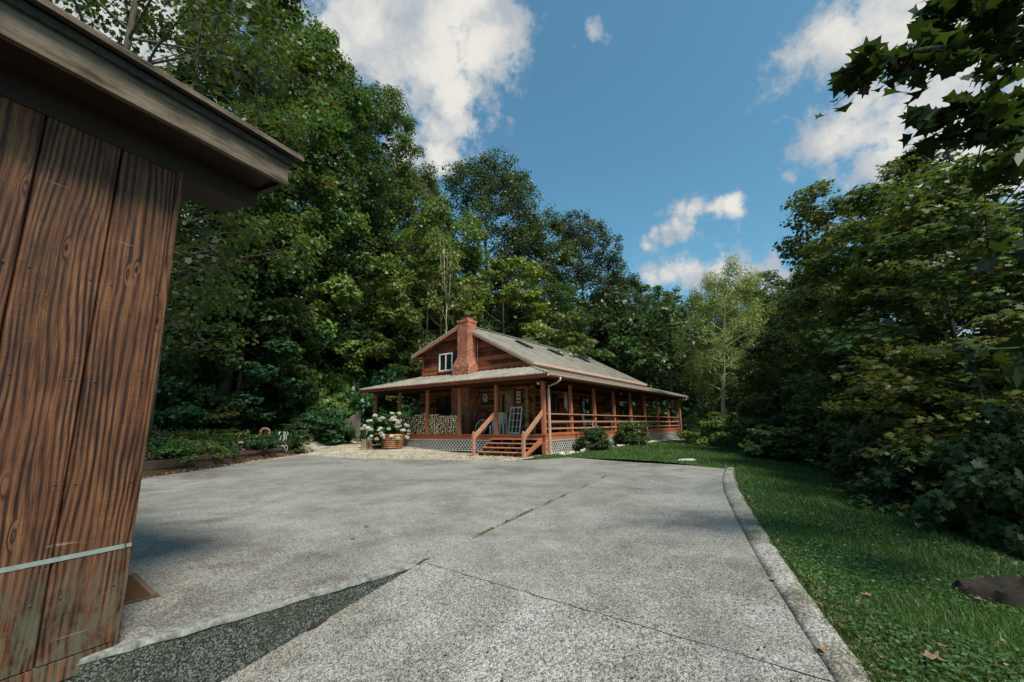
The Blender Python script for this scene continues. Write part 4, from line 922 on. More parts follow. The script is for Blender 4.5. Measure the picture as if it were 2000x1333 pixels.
# ribbed planter tub
tp = gpos(765, 876); tub = root('planter_tub', 'rusty orange ribbed half-barrel planter under the white hydrangea', 'planter', tp, 0.0)
prof = [(.48, 0)]; 
for i in range(7): z = .02 + i * .095; r = .52 + .018 * i; prof += [(r - .035, z), (r + .02, z + .02), (r + .025, z + .05), (r - .03, z + .085)]
prof += [(.59, .70), (.53, .71), (.52, .6)]
mb = MB(); mb.lathe(prof, 40); part('barrel', mb, M_['rust'], tub); mb = MB(); mb.lathe([(.53, .60), (.3, .63), (0, .64)], 20, jit=.03); part('soil', mb, M_['floor'], tub)
def stump(px, py, r, h, label):
    s = root('log_stump', label, 'stump', gpos(px, py), random.uniform(0, 6)); mb = MB(); n = 22; rr = [r * random.uniform(.9, 1.08) for _ in range(n)]; mb.mat(0)
    V = [(rr[k] * f * math.cos(2 * math.pi * k / n), rr[k] * f * math.sin(2 * math.pi * k / n), z) for z, f in ((-.05, 1.1), (.1, 1.0), (h * .6, .97), (h, .95)) for k in range(n)]
    mb.add(V, [(i * n + k, i * n + (k + 1) % n, (i + 1) * n + (k + 1) % n, (i + 1) * n + k) for i in range(3) for k in range(n)]); part('bark', mb, M_['stump_wood'], s)
    mb = MB(); mb.add([(x, y, h - .002 + random.uniform(0, .01)) for x, y, z in V[3 * n:]], [tuple(range(n))]); part('cut_face', mb, M_['log_end'], s)
stump(716, 878, .27, .50, 'upright log stump seat left of the ribbed planter'); stump(810, 873, .25, .46, 'upright log stump seat right of the ribbed planter')
# weathered board fence behind the hydrangea
fa, fb = gpos(668, 856), None; fdir = (hw(0, 12.9) - fa); fdir.z = 0; fdir = hw(-.3, 11.9) - hw(-.9, 14.2); fdir.z = 0; fdir.normalize()
s = root('board_fence', 'weathered grey vertical board fence with ragged sloping top beside the porch', 'fence', (fa.x, fa.y, fa.z - .1), math.atan2(fdir.y, fdir.x)); x = 0
for i in range(11):
    w = random.uniform(.11, .17); h = 1.22 + .062 * i + random.uniform(-.06, .10); mb = MB(); a = random.uniform(-.04, .04); d = random.uniform(-.02, .02)
    mb.prism([(x, d, -.1), (x + w - .012, d, -.1), (x + w - .012 + a * .4, d, h - random.uniform(0, .06)), (x + w * .5, d, h + random.uniform(0, .08)), (x + a * .4, d, h - random.uniform(0, .08))], (0, 0, 0), (0, .03, 0)); part('board', mb, M_['fence_wood'], s); x += w
mb = MB(); mb.box(0, x, .032, .07, .35, .45); mb.box(0, x, .032, .07, .95, 1.05); part('rail', mb, M_['fence_wood'], s)
# landscape timber wall along the bed
TIM = [Vector((-9.86 - .57 * f - .72, 12.23 + 10.22 * f, 0)) for f in (-.25, .30, .62, .97)]
TL = [('nearest landscape timber wall section beside the shed', 0), ('middle landscape timber wall section edging the flower bed', 1), ('farthest landscape timber wall section ending at the yellow leaf litter', 2)]
for (lb, i) in TL:
    a = TIM[i].copy(); b = TIM[i + 1].copy(); d = (b - a); d.z = 0; nrm = Vector((-d.y, d.x, 0)).normalized()
    s = root('timber_edging', lb, 'edging', (a.x, a.y, 0), 0, 'landscape timbers of the flower bed'); b2 = b - a; b2.z = 0
    for k in range(3):
        j0 = random.uniform(-.02, .03); mb = MB(); q = b2.normalized() * .02; mb.beam(q + nrm * j0 + Vector((0, 0, .06 + .125 * k)), b2 - q + nrm * j0 + Vector((0, 0, .06 + .125 * k)), .12, .118); part('timber', mb, M_['timber'], s)
# iron scroll plant stand, flower wreath, garden ornaments in the bed
g = on_ground(549, 884, 8, 40); s = root('plant_stand', 'white curled wire plant stand in the flower bed', 'plant stand', g, .6)
for k in range(5):
    a = k * 1.2566; mb = MB(); P = [(.24 * math.cos(a) * (1 - abs(q - .3) * .8) + .05 * math.sin(9 * q), .24 * math.sin(a) * (1 - abs(q - .3) * .8), .78 * q + .02) for q in [i / 10 for i in range(11)]]; P += [(P[-1][0] + .12 * math.cos(a) * math.sin(b), P[-1][1] + .12 * math.sin(a) * math.sin(b), P[-1][2] + .09 * (1 - math.cos(b))) for b in (.6, 1.2, 1.9, 2.6)]
    mb.tube(P, .011, 6); part('scroll', mb, M_['white'], s)
mb = MB(); mb.tube([(.22 * math.cos(i * .3142), .22 * math.sin(i * .3142), .3) for i in range(21)], .011, 6, False); part('ring', mb, M_['white'], s)
g = on_ground(516, 862, 8, 40); s = root('flower_wreath', 'round pink flower wreath standing on the bank above the bed', 'wreath', g, -1.1)
mb = MB()
for i in range(26): a = i * 2 * math.pi / 26; mb.blob((random.uniform(-.03, .03), .2 * math.cos(a), .42 + .2 * math.sin(a)), .06, .06, .06, 8, .25, seed=i)
part('blossoms', mb, M_['pink'], s); mb = MB(); mb.tube([(0, -.12, .25), (.02, -.16, -.03)], .008, 5); mb.tube([(0, .12, .25), (.02, .16, -.03)], .008, 5); mb.tube([(.0, 0, .62), (.25, 0, -.02)], .008, 5); part('easel', mb, M_['iron'], s)
for px, py, lb in ((580, 862, 'small reddish pink flower head above the dark bush at the bed end'), (468, 888, 'small dusty pink flower low in the middle of the bed')):
    g = on_ground(px, py, 8, 40); s = root('garden_flower', lb, 'flower', g, 0); mb = MB(); [mb.blob((.05 * math.cos(i * 1.05), .05 * math.sin(i * 1.05), .42 + .02 * (i % 2)), .055, .055, .05, 8, .25, seed=i) for i in range(6)]; part('blossom', mb, M_['pink'], s); mb = MB(); mb.tube([(0, 0, -.02), (.01, 0, .42)], .008, 5); part('stem', mb, M_['timber'], s)
# shepherd hook with potted greenery in front of the firewood
g = gpos(822, 873); s = HOOK = root('garden_stake', 'thin garden stake with dark green climbing plant in front of the firewood', 'plant', g, 0); mb = MB(); mb.tube([(0, 0, -.05), (0, 0, 1.15)], .012, 6); part('stake', mb, M_['iron'], s)
# stones edging the lawn under the long side
sm = []
for k in range(5): m = MB(); m.blob((0, 0, .05), .2, .13, .09, 12, .22, False, k); sm.append(m.mesh('edging_stone', M_['stone']))
u = .35; i = 0; rg = random.Random(5)
while u < 20.5:
    o = link('edging_stone', sm[i % 5]); p = hw(u, -.62 + rg.uniform(-.06, .06)); o.location = (p.x, p.y, H1(p.x, p.y) - .02); o.rotation_euler = (rg.uniform(-.1, .1), rg.uniform(-.1, .1), HROT + rg.uniform(-.4, .4)); k = rg.uniform(.7, 1.3); o.scale = (k * 1.2, k, k * rg.uniform(.6, 1.1))
    tag(o, 'pale rough fieldstone in the row under the porch lattice', 'stone', 'stones edging the lawn along the porch'); u += .46 * k * rg.uniform(1.0, 1.25); i += 1
m = MB(); m.blob((0, 0, .0), .34, .2, .06, 14, .12, False, 9); g = on_ground(1343, 900, 8, 40); o = solo('stepping_stone', m, M_['stone_white'], 'flat white stone in the grass at the far edge of the driveway', 'stone', g, .2)
# dark rotten stump in the lawn
g = on_ground(1940, 1172, 3, 12); s = root('tree_stump', 'low dark rotten tree stump in the grass at the right edge', 'stump', (g.x + .1, g.y, g.z - .03), .4); mb = MB(); n = 40; rg = random.Random(4); rr = [.27 * (1 + .14 * math.sin(3 * k * .157 + 1) + .07 * math.sin(7 * k * .157) + rg.uniform(-.05, .05)) for k in range(n)]
V = [(rr[k] * f * math.cos(2 * math.pi * k / n) * 1.25, rr[k] * f * math.sin(2 * math.pi * k / n) * .8, z + rg.uniform(-.02, .02) * (z > 0) ) for z, f in ((-.06, 1.3), (.05, 1.12), (.10, 1.02), (.13, .92)) for k in range(n)]
mb.add(V, [(i * n + k, i * n + (k + 1) % n, (i + 1) * n + (k + 1) % n, (i + 1) * n + k) for i in range(3) for k in range(n)], True); part('bark', mb, M_['rotten'], s)
mb = MB(); R0 = V[3 * n:]; R1 = [(x * .8, y * .8, .10 + rg.uniform(-.02, .02)) for x, y, z in R0]; R2 = [(x * .45, y * .45, .08 + rg.uniform(-.02, .02)) for x, y, z in R0]
mb.add(R0 + R1 + R2 + [(0, 0, .09)], [(i * n + k, i * n + (k + 1) % n, (i + 1) * n + (k + 1) % n, (i + 1) * n + k) for i in range(2) for k in range(n)] + [(2 * n + k, 2 * n + (k + 1) % n, 3 * n) for k in range(n)], True); part('rotten_core', mb, M_['rotten'], s)
# fallen maple leaves on the concrete and lawn
STAR = np.array([(0, -.5), (.16, -.34), (.46, -.30), (.30, -.02), (.52, .20), (.20, .18), (0, .58), (-.20, .18), (-.52, .20), (-.30, -.02), (-.46, -.30), (-.16, -.34)])
for px, py, sz, lb in ((1609, 1276, .13, 'pinkish brown fallen maple leaf on the kerb edge of the concrete'), (1828, 1312, .17, 'large tan fallen leaf on the grass at the bottom right'), (690, 1054, .10, 'small pale fallen leaf on the concrete nearest the shed step'), (716, 1030, .12, 'curled pale fallen leaf on the concrete beyond another small leaf'), (1695, 1182, .11, 'brown fallen leaf in the middle of the near lawn'), (1510, 1136, .09, 'small pink fallen leaf at the foot of the kerb'), (1846, 1283, .08, 'small tan fallen leaf on the grass above the large tan leaf'), (1915, 1188, .09, 'brown fallen leaf beside the dark rotten stump')):
    p = on_z(px, py, 0.0) if px < 1650 else on_ground(px, py, 2, 12); rg = random.Random(px); m = MB(); a = rg.uniform(0, 6); mn = .012 if px < 1650 else .05
    if px < 1000: p.z = 0
    sz *= .64
    V = [(sz * (x * math.cos(a) - y * math.sin(a)), sz * (x * math.sin(a) + y * math.cos(a)), mn + sz * (.9 * x * x * rg.uniform(.3, 1) + .35 * abs(y) * rg.uniform(.2, 1) + rg.uniform(0, .06))) for x, y in STAR]
    m.add(V, [tuple(range(12))], False); W_ = [(v[0], v[1], v[2] - .0015) for v in V]; m.add(W_, [tuple(range(12))[::-1]])
    solo('fallen_leaf', m, M_['dry_leaf'], lb, 'leaf', p)

# ------------------------------------------------------------------ foliage
DIAM = np.array([(0, -.5), (.34, -.02), (0, .55), (-.34, .02)])
LOBE = np.array([(0, -.5), (.45, -.27), (.26, .04), (.42, .28), (0, .56), (-.42, .28), (-.26, .04), (-.45, -.27)])
LANCE = np.array([(0, -.5), (.14, 0), (0, .6), (-.14, 0)])
def unit(a): return a / np.maximum(np.linalg.norm(a, axis=-1, keepdims=True), 1e-9)
def leaves(C, Nrm, size, shape, rng, droop=None, fold=.18):
    n = len(C); Nrm = unit(Nrm); t = rng.normal(size=(n, 3))
    if droop is not None: t = t * .6 + droop
    t = unit(t - Nrm * (t * Nrm).sum(1, keepdims=True)); b = np.cross(Nrm, t); s = size * rng.uniform(.65, 1.25, (n, 1)) if np.isscalar(size) else size[:, None]
    V = []
    for x, y in shape: V.append(C + (b * x + t * y + Nrm * (fold * abs(x) * 1.3 - .15 * y * y)) * s)
    return np.stack(V, 1).reshape(-1, 3)
def make_tree(seed, H, z0, R, nl=18, sub=5, per=60, leaf=.2, shape=STAR, clump=.75, flat=.55, prof='round', trunk_r=.2, lean=(0, 0), up=.35, droop=0.0, nfrac=1.0, gap=0.0, mats=('leaf_maple', 'bark'), bare=0, inner=.45, twigs=True, lobe=0.0):
    rng = np.random.default_rng(seed); rg = random.Random(seed); mb = MB()
    k = 9; tp = [Vector((lean[0] * (i / (k - 1)) ** 1.3 * H + rg.uniform(-.05, .05) * (i > 0) * H * .04, lean[1] * (i / (k - 1)) ** 1.3 * H + rg.uniform(-.05, .05) * (i > 0) * H * .04, H * .93 * i / (k - 1) - .15 * (i == 0))) for i in range(k)]
    mb.tube(tp, [trunk_r * (1.25 if i == 0 else 1 - .88 * i / (k - 1)) for i in range(k)], 9)
    def trunk(z):
        f = max(0, min(.999, z / (H * .93))) * (k - 1); i = int(f); return tp[i].lerp(tp[i + 1], f - i)
    def renv(f):
        if prof == 'round': return R * (max(0.0, math.sin(math.pi * min(1, max(.0, .10 + .84 * f)))) ** .65)
        if prof == 'low': return R * (max(0.0, math.cos(math.pi / 2 * max(0, f - .12) / .88)) ** .6)
        if prof == 'dome': return R * max(.12, 1 - max(0, (f - .35) / .65) ** 2.2) ** .5
        return R * (.35 + .65 * math.sin(math.pi * min(1, .15 + .75 * f)))
    cl = []
    for i in range(nl):
        f = (i + .5) / nl; zt = z0 + (H - z0) * f; az = i * 2.39996 + rg.uniform(-.4, .4); r = renv(f) * rg.uniform(.72, 1.12)
        zs = max(z0 * .5, zt - r * up - .4); a = trunk(min(zs, H * .9)); tip = Vector((a.x + math.cos(az) * r, a.y + math.sin(az) * r, zt + rg.uniform(-.3, .3)))
        mid = a.lerp(tip, .5) + Vector((0, 0, r * .10 * (1 - droop * 2)))
        rad = trunk_r * .36 * (1 - .6 * f); mb.tube([a, mid, tip], [rad, rad * .6, rad * .2], 5, False)
        if lobe:
            lr = lobe * rg.uniform(.7, 1.25) * (1 - .25 * f); o3 = Vector((math.cos(az), math.sin(az), .55)).normalized()
            for j in range(sub):
                while True:
                    v3 = Vector((rg.gauss(0, 1), rg.gauss(0, 1), rg.gauss(0, 1))).normalized()
                    if v3.dot(o3) > -.45: break
                e = tip + Vector((v3.x, v3.y, v3.z * .8)) * lr * rg.uniform(.72, 1.08); cl.append((e, 1.0)); mb.tube([tip.lerp(mid, .15), e], [rad * .28, rad * .08], 4, False)
            if rg.random() < inner: cl.append((mid, .8))
            continue
        for j in range(sub):
            q = .35 + .65 * (j + rg.uniform(0, .8)) / sub; base = a.lerp(mid, q * 2) if q < .5 else mid.lerp(tip, q * 2 - 1)
            an = az + rg.uniform(-1.5, 1.5); ln = r * rg.uniform(.18, .46) + .25; e = base + Vector((math.cos(an) * ln, math.sin(an) * ln, rg.uniform(-.15, .5) * ln - droop * ln))
            if twigs: mb.tube([base, e], [rad * .32, rad * .1], 4, False)
            cl.append((e, 1.0)); 
            if rg.random() < inner: cl.append((base, .8))
        cl.append((tip, 1.0))
    if bare:
        for j in range(bare):
            a = trunk(H * rg.uniform(.6, .9)); an = rg.uniform(0, 6.28); mb.tube([a, a + Vector((math.cos(an) * .5, math.sin(an) * .5, 1.1)), a + Vector((math.cos(an) * .7, math.sin(an) * .7, 2.6 + rg.uniform(0, 1)))], [.028, .02, .008], 5)
    C = []; N = []
    for (c, w) in cl:
        if rg.random() < gap: continue
        n = int(per * w * rg.uniform(.55, 1.35) * nfrac); s = clump * rg.uniform(.7, 1.3); d = rng.normal(size=(n, 3)); d = d / np.maximum(np.linalg.norm(d, axis=1, keepdims=True), 1e-6) * (rng.uniform(0.15, 1, (n, 1)) ** .45)
        tilt = rng.normal(size=3) * .3; p = d * np.array([s, s, s * flat]); p[:, 2] += p[:, 0] * tilt[0] + p[:, 1] * tilt[1]
        C.append(np.array(c) + p); out = np.array([c.x - trunk(c.z).x, c.y - trunk(c.z).y, 0]); out = out / (np.linalg.norm(out) + .5)
        N.append(d * .45 + out * .35 + np.array([0, 0, .75]) + rng.normal(size=(n, 3)) * .42)
    C = np.concatenate(C); N = np.concatenate(N)
    V = leaves(C, N, leaf, shape, rng, np.array([0, 0, -.5 - droop]))
    crown = np_mesh('crown', V, len(shape), [M_[mats[0]]])
    return mb.mesh('trunk', M_[mats[1]]), crown, H, R, len(C)
PROTO = {}
def proto(name, **kw):
    if name not in PROTO: PROTO[name] = make_tree(**kw)
    return PROTO[name]
KINDS = dict(
    maple_a=dict(seed=11, H=24, z0=2.5, R=4.2, nl=42, sub=13, per=52, leaf=.21, shape=LOBE, clump=.68, prof='tall', trunk_r=.28, lobe=1.5),
    maple_b=dict(seed=12, H=22, z0=4.0, R=4.4, nl=38, sub=14, per=52, leaf=.21, shape=LOBE, clump=.68, prof='round', trunk_r=.26, flat=.5, lobe=1.6),
    maple_c=dict(seed=13, H=13, z0=1.2, R=3.4, nl=20, sub=13, per=52, leaf=.20, shape=LOBE, clump=.55, flat=.45, prof='round', trunk_r=.18, lobe=1.3),
    thin=dict(seed=14, H=22, z0=5.0, R=5.0, nl=36, sub=5, per=36, leaf=.2, shape=LOBE, clump=.95, flat=.6, prof='tall', trunk_r=.22, gap=.08, inner=.2),
    oak_a=dict(seed=15, H=28, z0=9.0, R=6.0, nl=58, sub=17, per=56, leaf=.24, shape=DIAM, clump=.85, flat=.75, prof='dome', trunk_r=.32, lobe=2.0, up=.5, inner=.9),
    oak_b=dict(seed=16, H=23, z0=7.0, R=4.8, nl=48, sub=16, per=56, leaf=.24, shape=DIAM, clump=.75, flat=.75, prof='dome', trunk_r=.3, lobe=1.75, inner=.9, up=.5),
    oak_tall=dict(seed=41, H=32, z0=7.0, R=5.2, nl=60, sub=15, per=56, leaf=.25, shape=DIAM, clump=.8, flat=.65, prof='dome', trunk_r=.32, lobe=1.7, up=.5),
    oak_c=dict(seed=17, H=18, z0=2.5, R=4.3, nl=38, sub=14, per=58, leaf=.24, shape=DIAM, clump=.75, flat=.6, prof='round', trunk_r=.26, lobe=1.55),
    small=dict(seed=18, H=7, z0=.8, R=2.8, nl=18, sub=5, per=52, leaf=.22, clump=.55, flat=.35, prof='round', trunk_r=.09, up=.2),
    sapling=dict(seed=19, H=10, z0=3.0, R=2.0, nl=12, sub=3, per=26, leaf=.22, clump=.5, flat=.5, prof='tall', trunk_r=.06, mats=('leaf_maple', 'bark_pale'), bare=4),
    right_a=dict(seed=21, H=15, z0=.8, R=3.3, nl=52, sub=13, per=50, leaf=.17, clump=.52, flat=.5, prof='tall', trunk_r=.16, gap=.05, inner=.3, lobe=1.05),
    right_b=dict(seed=22, H=10, z0=.5, R=3.2, nl=36, sub=12, per=48, leaf=.165, clump=.48, flat=.42, prof='low', trunk_r=.13, gap=.05, inner=.3, lobe=.95),
    right_c=dict(seed=23, H=6, z0=.5, R=2.4, nl=22, sub=5, per=56, leaf=.15, clump=.5, flat=.35, prof='round', trunk_r=.08, up=.15, inner=.3),
    birch=dict(seed=24, H=13, z0=4.6, R=3.2, nl=28, sub=8, per=95, leaf=.21, shape=LANCE, clump=.6, flat=.9, prof='round', trunk_r=.23, droop=.5, lean=(-.12, .02), mats=('leaf', 'bark_pale'), inner=.15, gap=.06),
    bush=dict(seed=31, H=2.2, z0=.1, R=1.6, nl=16, sub=5, per=46, leaf=.16, clump=.36, flat=.6, prof='low', trunk_r=.04, twigs=False),
    bush_b=dict(seed=32, H=2.4, z0=.1, R=1.5, nl=15, sub=5, per=40, leaf=.2, shape=STAR, clump=.4, flat=.45, prof='low', trunk_r=.04, twigs=False),
    bush_c=dict(seed=33, H=2.0, z0=.05, R=1.5, nl=15, sub=5, per=60, leaf=.13, shape=LANCE, clump=.36, flat=.7, prof='low', trunk_r=.03, twigs=False),
    round=dict(seed=34, H=1.25, z0=.06, R=.72, nl=20, sub=5, per=44, leaf=.10, shape=DIAM, clump=.17, flat=.9, prof='low', trunk_r=.03, twigs=False),
    plant=dict(seed=35, H=.55, z0=.02, R=.45, nl=9, sub=4, per=20, leaf=.11, shape=DIAM, clump=.14, flat=.6, prof='low', trunk_r=.012, twigs=False),
    plant_b=dict(seed=36, H=.5, z0=.02, R=.4, nl=9, sub=4, per=26, leaf=.14, shape=LANCE, clump=.12, flat=.8, prof='low', trunk_r=.012, twigs=False),
)
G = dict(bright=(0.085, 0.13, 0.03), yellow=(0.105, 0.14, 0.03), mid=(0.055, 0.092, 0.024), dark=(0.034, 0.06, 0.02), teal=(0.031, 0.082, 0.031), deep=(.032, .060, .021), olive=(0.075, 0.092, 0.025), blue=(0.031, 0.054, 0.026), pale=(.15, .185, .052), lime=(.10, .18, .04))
def plant_tree(name, kind, label, px, d, top, R, col, group='trees of the wooded hillside', cat='tree', rot=None, names=('trunk', 'crown'), dz=0, pos=None, hgt_=None):
    first = kind not in PROTO; tm, cm_, Hp, Rp, n = proto(kind, **KINDS[kind]); b = pos if pos is not None else base_at(px, d)
    Hh = hgt_ if hgt_ else max(1.0, top_z(px, top, d) - b.z); rg = random.Random(int(px * 7 + d))
    if not hgt_ and KINDS[kind].get('lobe'): Hh *= .94
    r = root(name, label, cat, (b.x, b.y, b.z + dz), rg.uniform(0, 6.28) if rot is None else rot, group); r.scale = (R / Rp, R / Rp, Hh / Hp)
    t_ = link(names[0], tm, r); c_ = link(names[1], cm_, r); j = [rg.uniform(.88, 1.12) for _ in range(3)]
    c_.color = tuple(G[col][i] * j[i] for i in range(3)) + (1,); return r

T = plant_tree
HILL = 'trees of the wooded hillside'
for a in (
 ('broadleaf_tree', 'thin', 'tall thin-crowned tree above the shed roof at the left edge, pale sky showing through', 120, 15, -520, 4.2, 'dark'),
 ('broadleaf_tree', 'thin', 'thin-crowned tree just right of the shed roof ridge with pale cloud glinting through', 285, 20, -160, 4.0, 'mid'),
 ('maple_tree', 'maple_a', 'tall leafy maple directly behind the end of the shed eave', 430, left_d(430, 6), -70, 4.8, 'mid'),
 ('maple_tree', 'maple_b', 'tall maple whose top leaves the photo left of the big white cloud', 500, left_d(500, 9), -30, 5.0, 'mid'),
 ('broadleaf_tree', 'oak_tall', 'tall dark tree touching the lower left of the big white cloud', 600, left_d(600, 10), 80, 5.2, 'dark'),
 ('broadleaf_tree', 'oak_tall', 'round-topped tree with a drooping crown edge below the big white cloud', 705, left_d(705, 11.5), 150, 5.0, 'mid'),
 ('maple_tree', 'maple_c', 'pale green maple with drooping leafy boughs right of the shed corner', 590, left_d(590, 6), 330, 4.2, 'bright'),
 ('maple_tree', 'maple_c', 'sunlit maple low at the forest edge right of the shed siding', 460, left_d(460, 5.2), 520, 3.2, 'teal'),
 ('broadleaf_tree', 'oak_b', 'tree with an even crown between the cloud foot and the tallest oak', 785, left_d(785, 15), 305, 5.0, 'olive'),
 ('oak_tree', 'oak_a', 'tallest broad oak above the brick chimney', 950, 46, 300, 6.2, 'dark'),
 ('broadleaf_tree', 'oak_c', 'yellow-green tree at the left foot of the tallest oak', 858, 38, 395, 4.2, 'bright'),
 ('broadleaf_tree', 'maple_b', 'mid green tree at the right foot of the tallest oak', 1055, 47, 425, 4.4, 'mid'),
 ('oak_tree', 'oak_b', 'dark blue-green round oak standing out against the sky right of the tallest oak', 1150, 52, 413, 4.6, 'blue'),
 ('oak_tree', 'oak_b', 'small dark tree on the skyline right of the dark round oak', 1228, 58, 525, 3.6, 'blue'),
 ('maple_tree', 'maple_c', 'bright yellow-green maple directly behind the chimney and ridge', 985, 37, 500, 4.0, 'yellow'),
 ('sapling', 'sapling', 'slender sapling with bare pale branches at its top left of the chimney', 868, 31, 470, 1.6, 'yellow'),
 ('maple_tree', 'small', 'small bright maple between the forest and the left end of the gable', 762, left_d(762, 7.5), 575, 3.2, 'bright'),
 ('maple_tree', 'maple_c', 'green maple behind the left slope of the gable roof', 830, 33, 520, 3.0, 'bright'),
 ('broadleaf_tree', 'oak_c', 'dark tree over the middle of the house roof', 1075, 41, 545, 3.4, 'dark'),
 ('maple_tree', 'small', 'light green small maple peeping over the roof above the skylights', 1080, 36, 625, 3.2, 'bright'),
 ('broadleaf_tree', 'oak_c', 'dark green tree over the far half of the roof', 1165, 48, 590, 3.6, 'dark'),
 ('broadleaf_tree', 'maple_b', 'green tree on the low skyline behind the far roof end', 1285, 60, 552, 3.8, 'mid'),
 ('broadleaf_tree', 'oak_c', 'tree on the low skyline just left of the leaning birch', 1345, 66, 560, 3.8, 'mid'),
 ('broadleaf_tree', 'oak_c', 'tree filling the gap right of the far porch end behind the birch', 1395, 54, 575, 3.4, 'olive'),
 ('broadleaf_tree', 'oak_c', 'dark tree right of the birch below the small low clouds', 1462, 44, 540, 3.2, 'dark'),
 ('broadleaf_tree', 'maple_b', 'dark tree at the left edge of the big right-hand maple', 1520, 38, 530, 2.9, 'mid'),
 ('maple_tree', 'small', 'low bright tree over the far end of the roof', 1215, 45, 660, 3.2, 'mid'),
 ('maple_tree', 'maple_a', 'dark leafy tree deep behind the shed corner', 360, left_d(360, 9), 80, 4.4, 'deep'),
 ('broadleaf_tree', 'oak_c', 'dark tree deep in the forest left of the small bright maple', 680, left_d(680, 12), 360, 4.6, 'dark'),
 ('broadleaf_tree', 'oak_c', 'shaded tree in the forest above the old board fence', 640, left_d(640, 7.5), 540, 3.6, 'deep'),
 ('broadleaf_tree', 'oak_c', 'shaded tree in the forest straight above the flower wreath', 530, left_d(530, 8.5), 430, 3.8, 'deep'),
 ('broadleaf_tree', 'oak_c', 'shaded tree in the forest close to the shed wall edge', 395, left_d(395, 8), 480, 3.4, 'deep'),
): T(*a)
T('birch_tree', 'birch', 'pale leaning birch with airy drooping foliage right of the porch end', 1410, 30, 525, 2.3, 'pale', rot=2.6)
RG = 'trees on the bank right of the lawn'
for a in (
 ('maple_tree', 'right_a', 'tall maple at the left end of the right-hand tree bank with a ragged sky edge', 1632, right_d(1632, 7.0), 540, 2.8, 'olive'),
 ('maple_tree', 'right_a', 'tallest yellow-green maple under the overhanging branch on the right', 1770, right_d(1770, 5.5), 290, 3.0, 'olive'),
 ('maple_tree', 'right_a', 'maple between the ragged-edged maple and the tallest yellow-green maple', 1702, right_d(1702, 6.5), 470, 2.7, 'mid'),
 ('maple_tree', 'right_b', 'open-crowned maple near the right edge with white sky showing through', 1900, right_d(1900, 5.5), 330, 3.0, 'olive'),
 ('maple_tree', 'right_a', 'dark maple cut off by the right edge above the rotten stump', 2010, right_d(2010, 6), 260, 3.2, 'mid'),
 ('maple_tree', 'right_b', 'low dark maple at the wood edge beyond the kerb end', 1590, right_d(1590, 4.6), 610, 2.3, 'olive'),
 ('maple_tree', 'right_a', 'dark maple filling the gap behind the open-crowned maple near the right edge', 1860, right_d(1860, 10), 300, 3.4, 'mid'),
 ('maple_tree', 'right_a', 'dark maple far down the bank behind the ragged-edged maple', 1580, 36, 545, 3.6, 'dark'),
 ('maple_sapling', 'right_c', 'low spreading sapling with level pale boughs in the right-hand wood edge', 1760, right_d(1760, 4.3), 690, 2.3, 'bright'),
 ('maple_sapling', 'right_c', 'dark sapling at the wood edge near the right photo edge', 1930, right_d(1930, 4.0), 640, 1.9, 'olive'),
 ('maple_sapling', 'right_c', 'shaded sapling between the level-boughed sapling and the kerb end', 1655, right_d(1655, 4.4), 700, 2.0, 'mid'),
 ('maple_sapling', 'right_c', 'shaded sapling low behind the level-boughed sapling', 1850, right_d(1850, 5.5), 720, 2.0, 'mid'),
 ('maple_sapling', 'right_b', 'yellow-green young tree left of the right-hand wood beside the lawn crest', 1535, 23, 640, 2.0, 'olive'),
): T(*a, group=RG)
BG = 'shrubs at the foot of the woods'
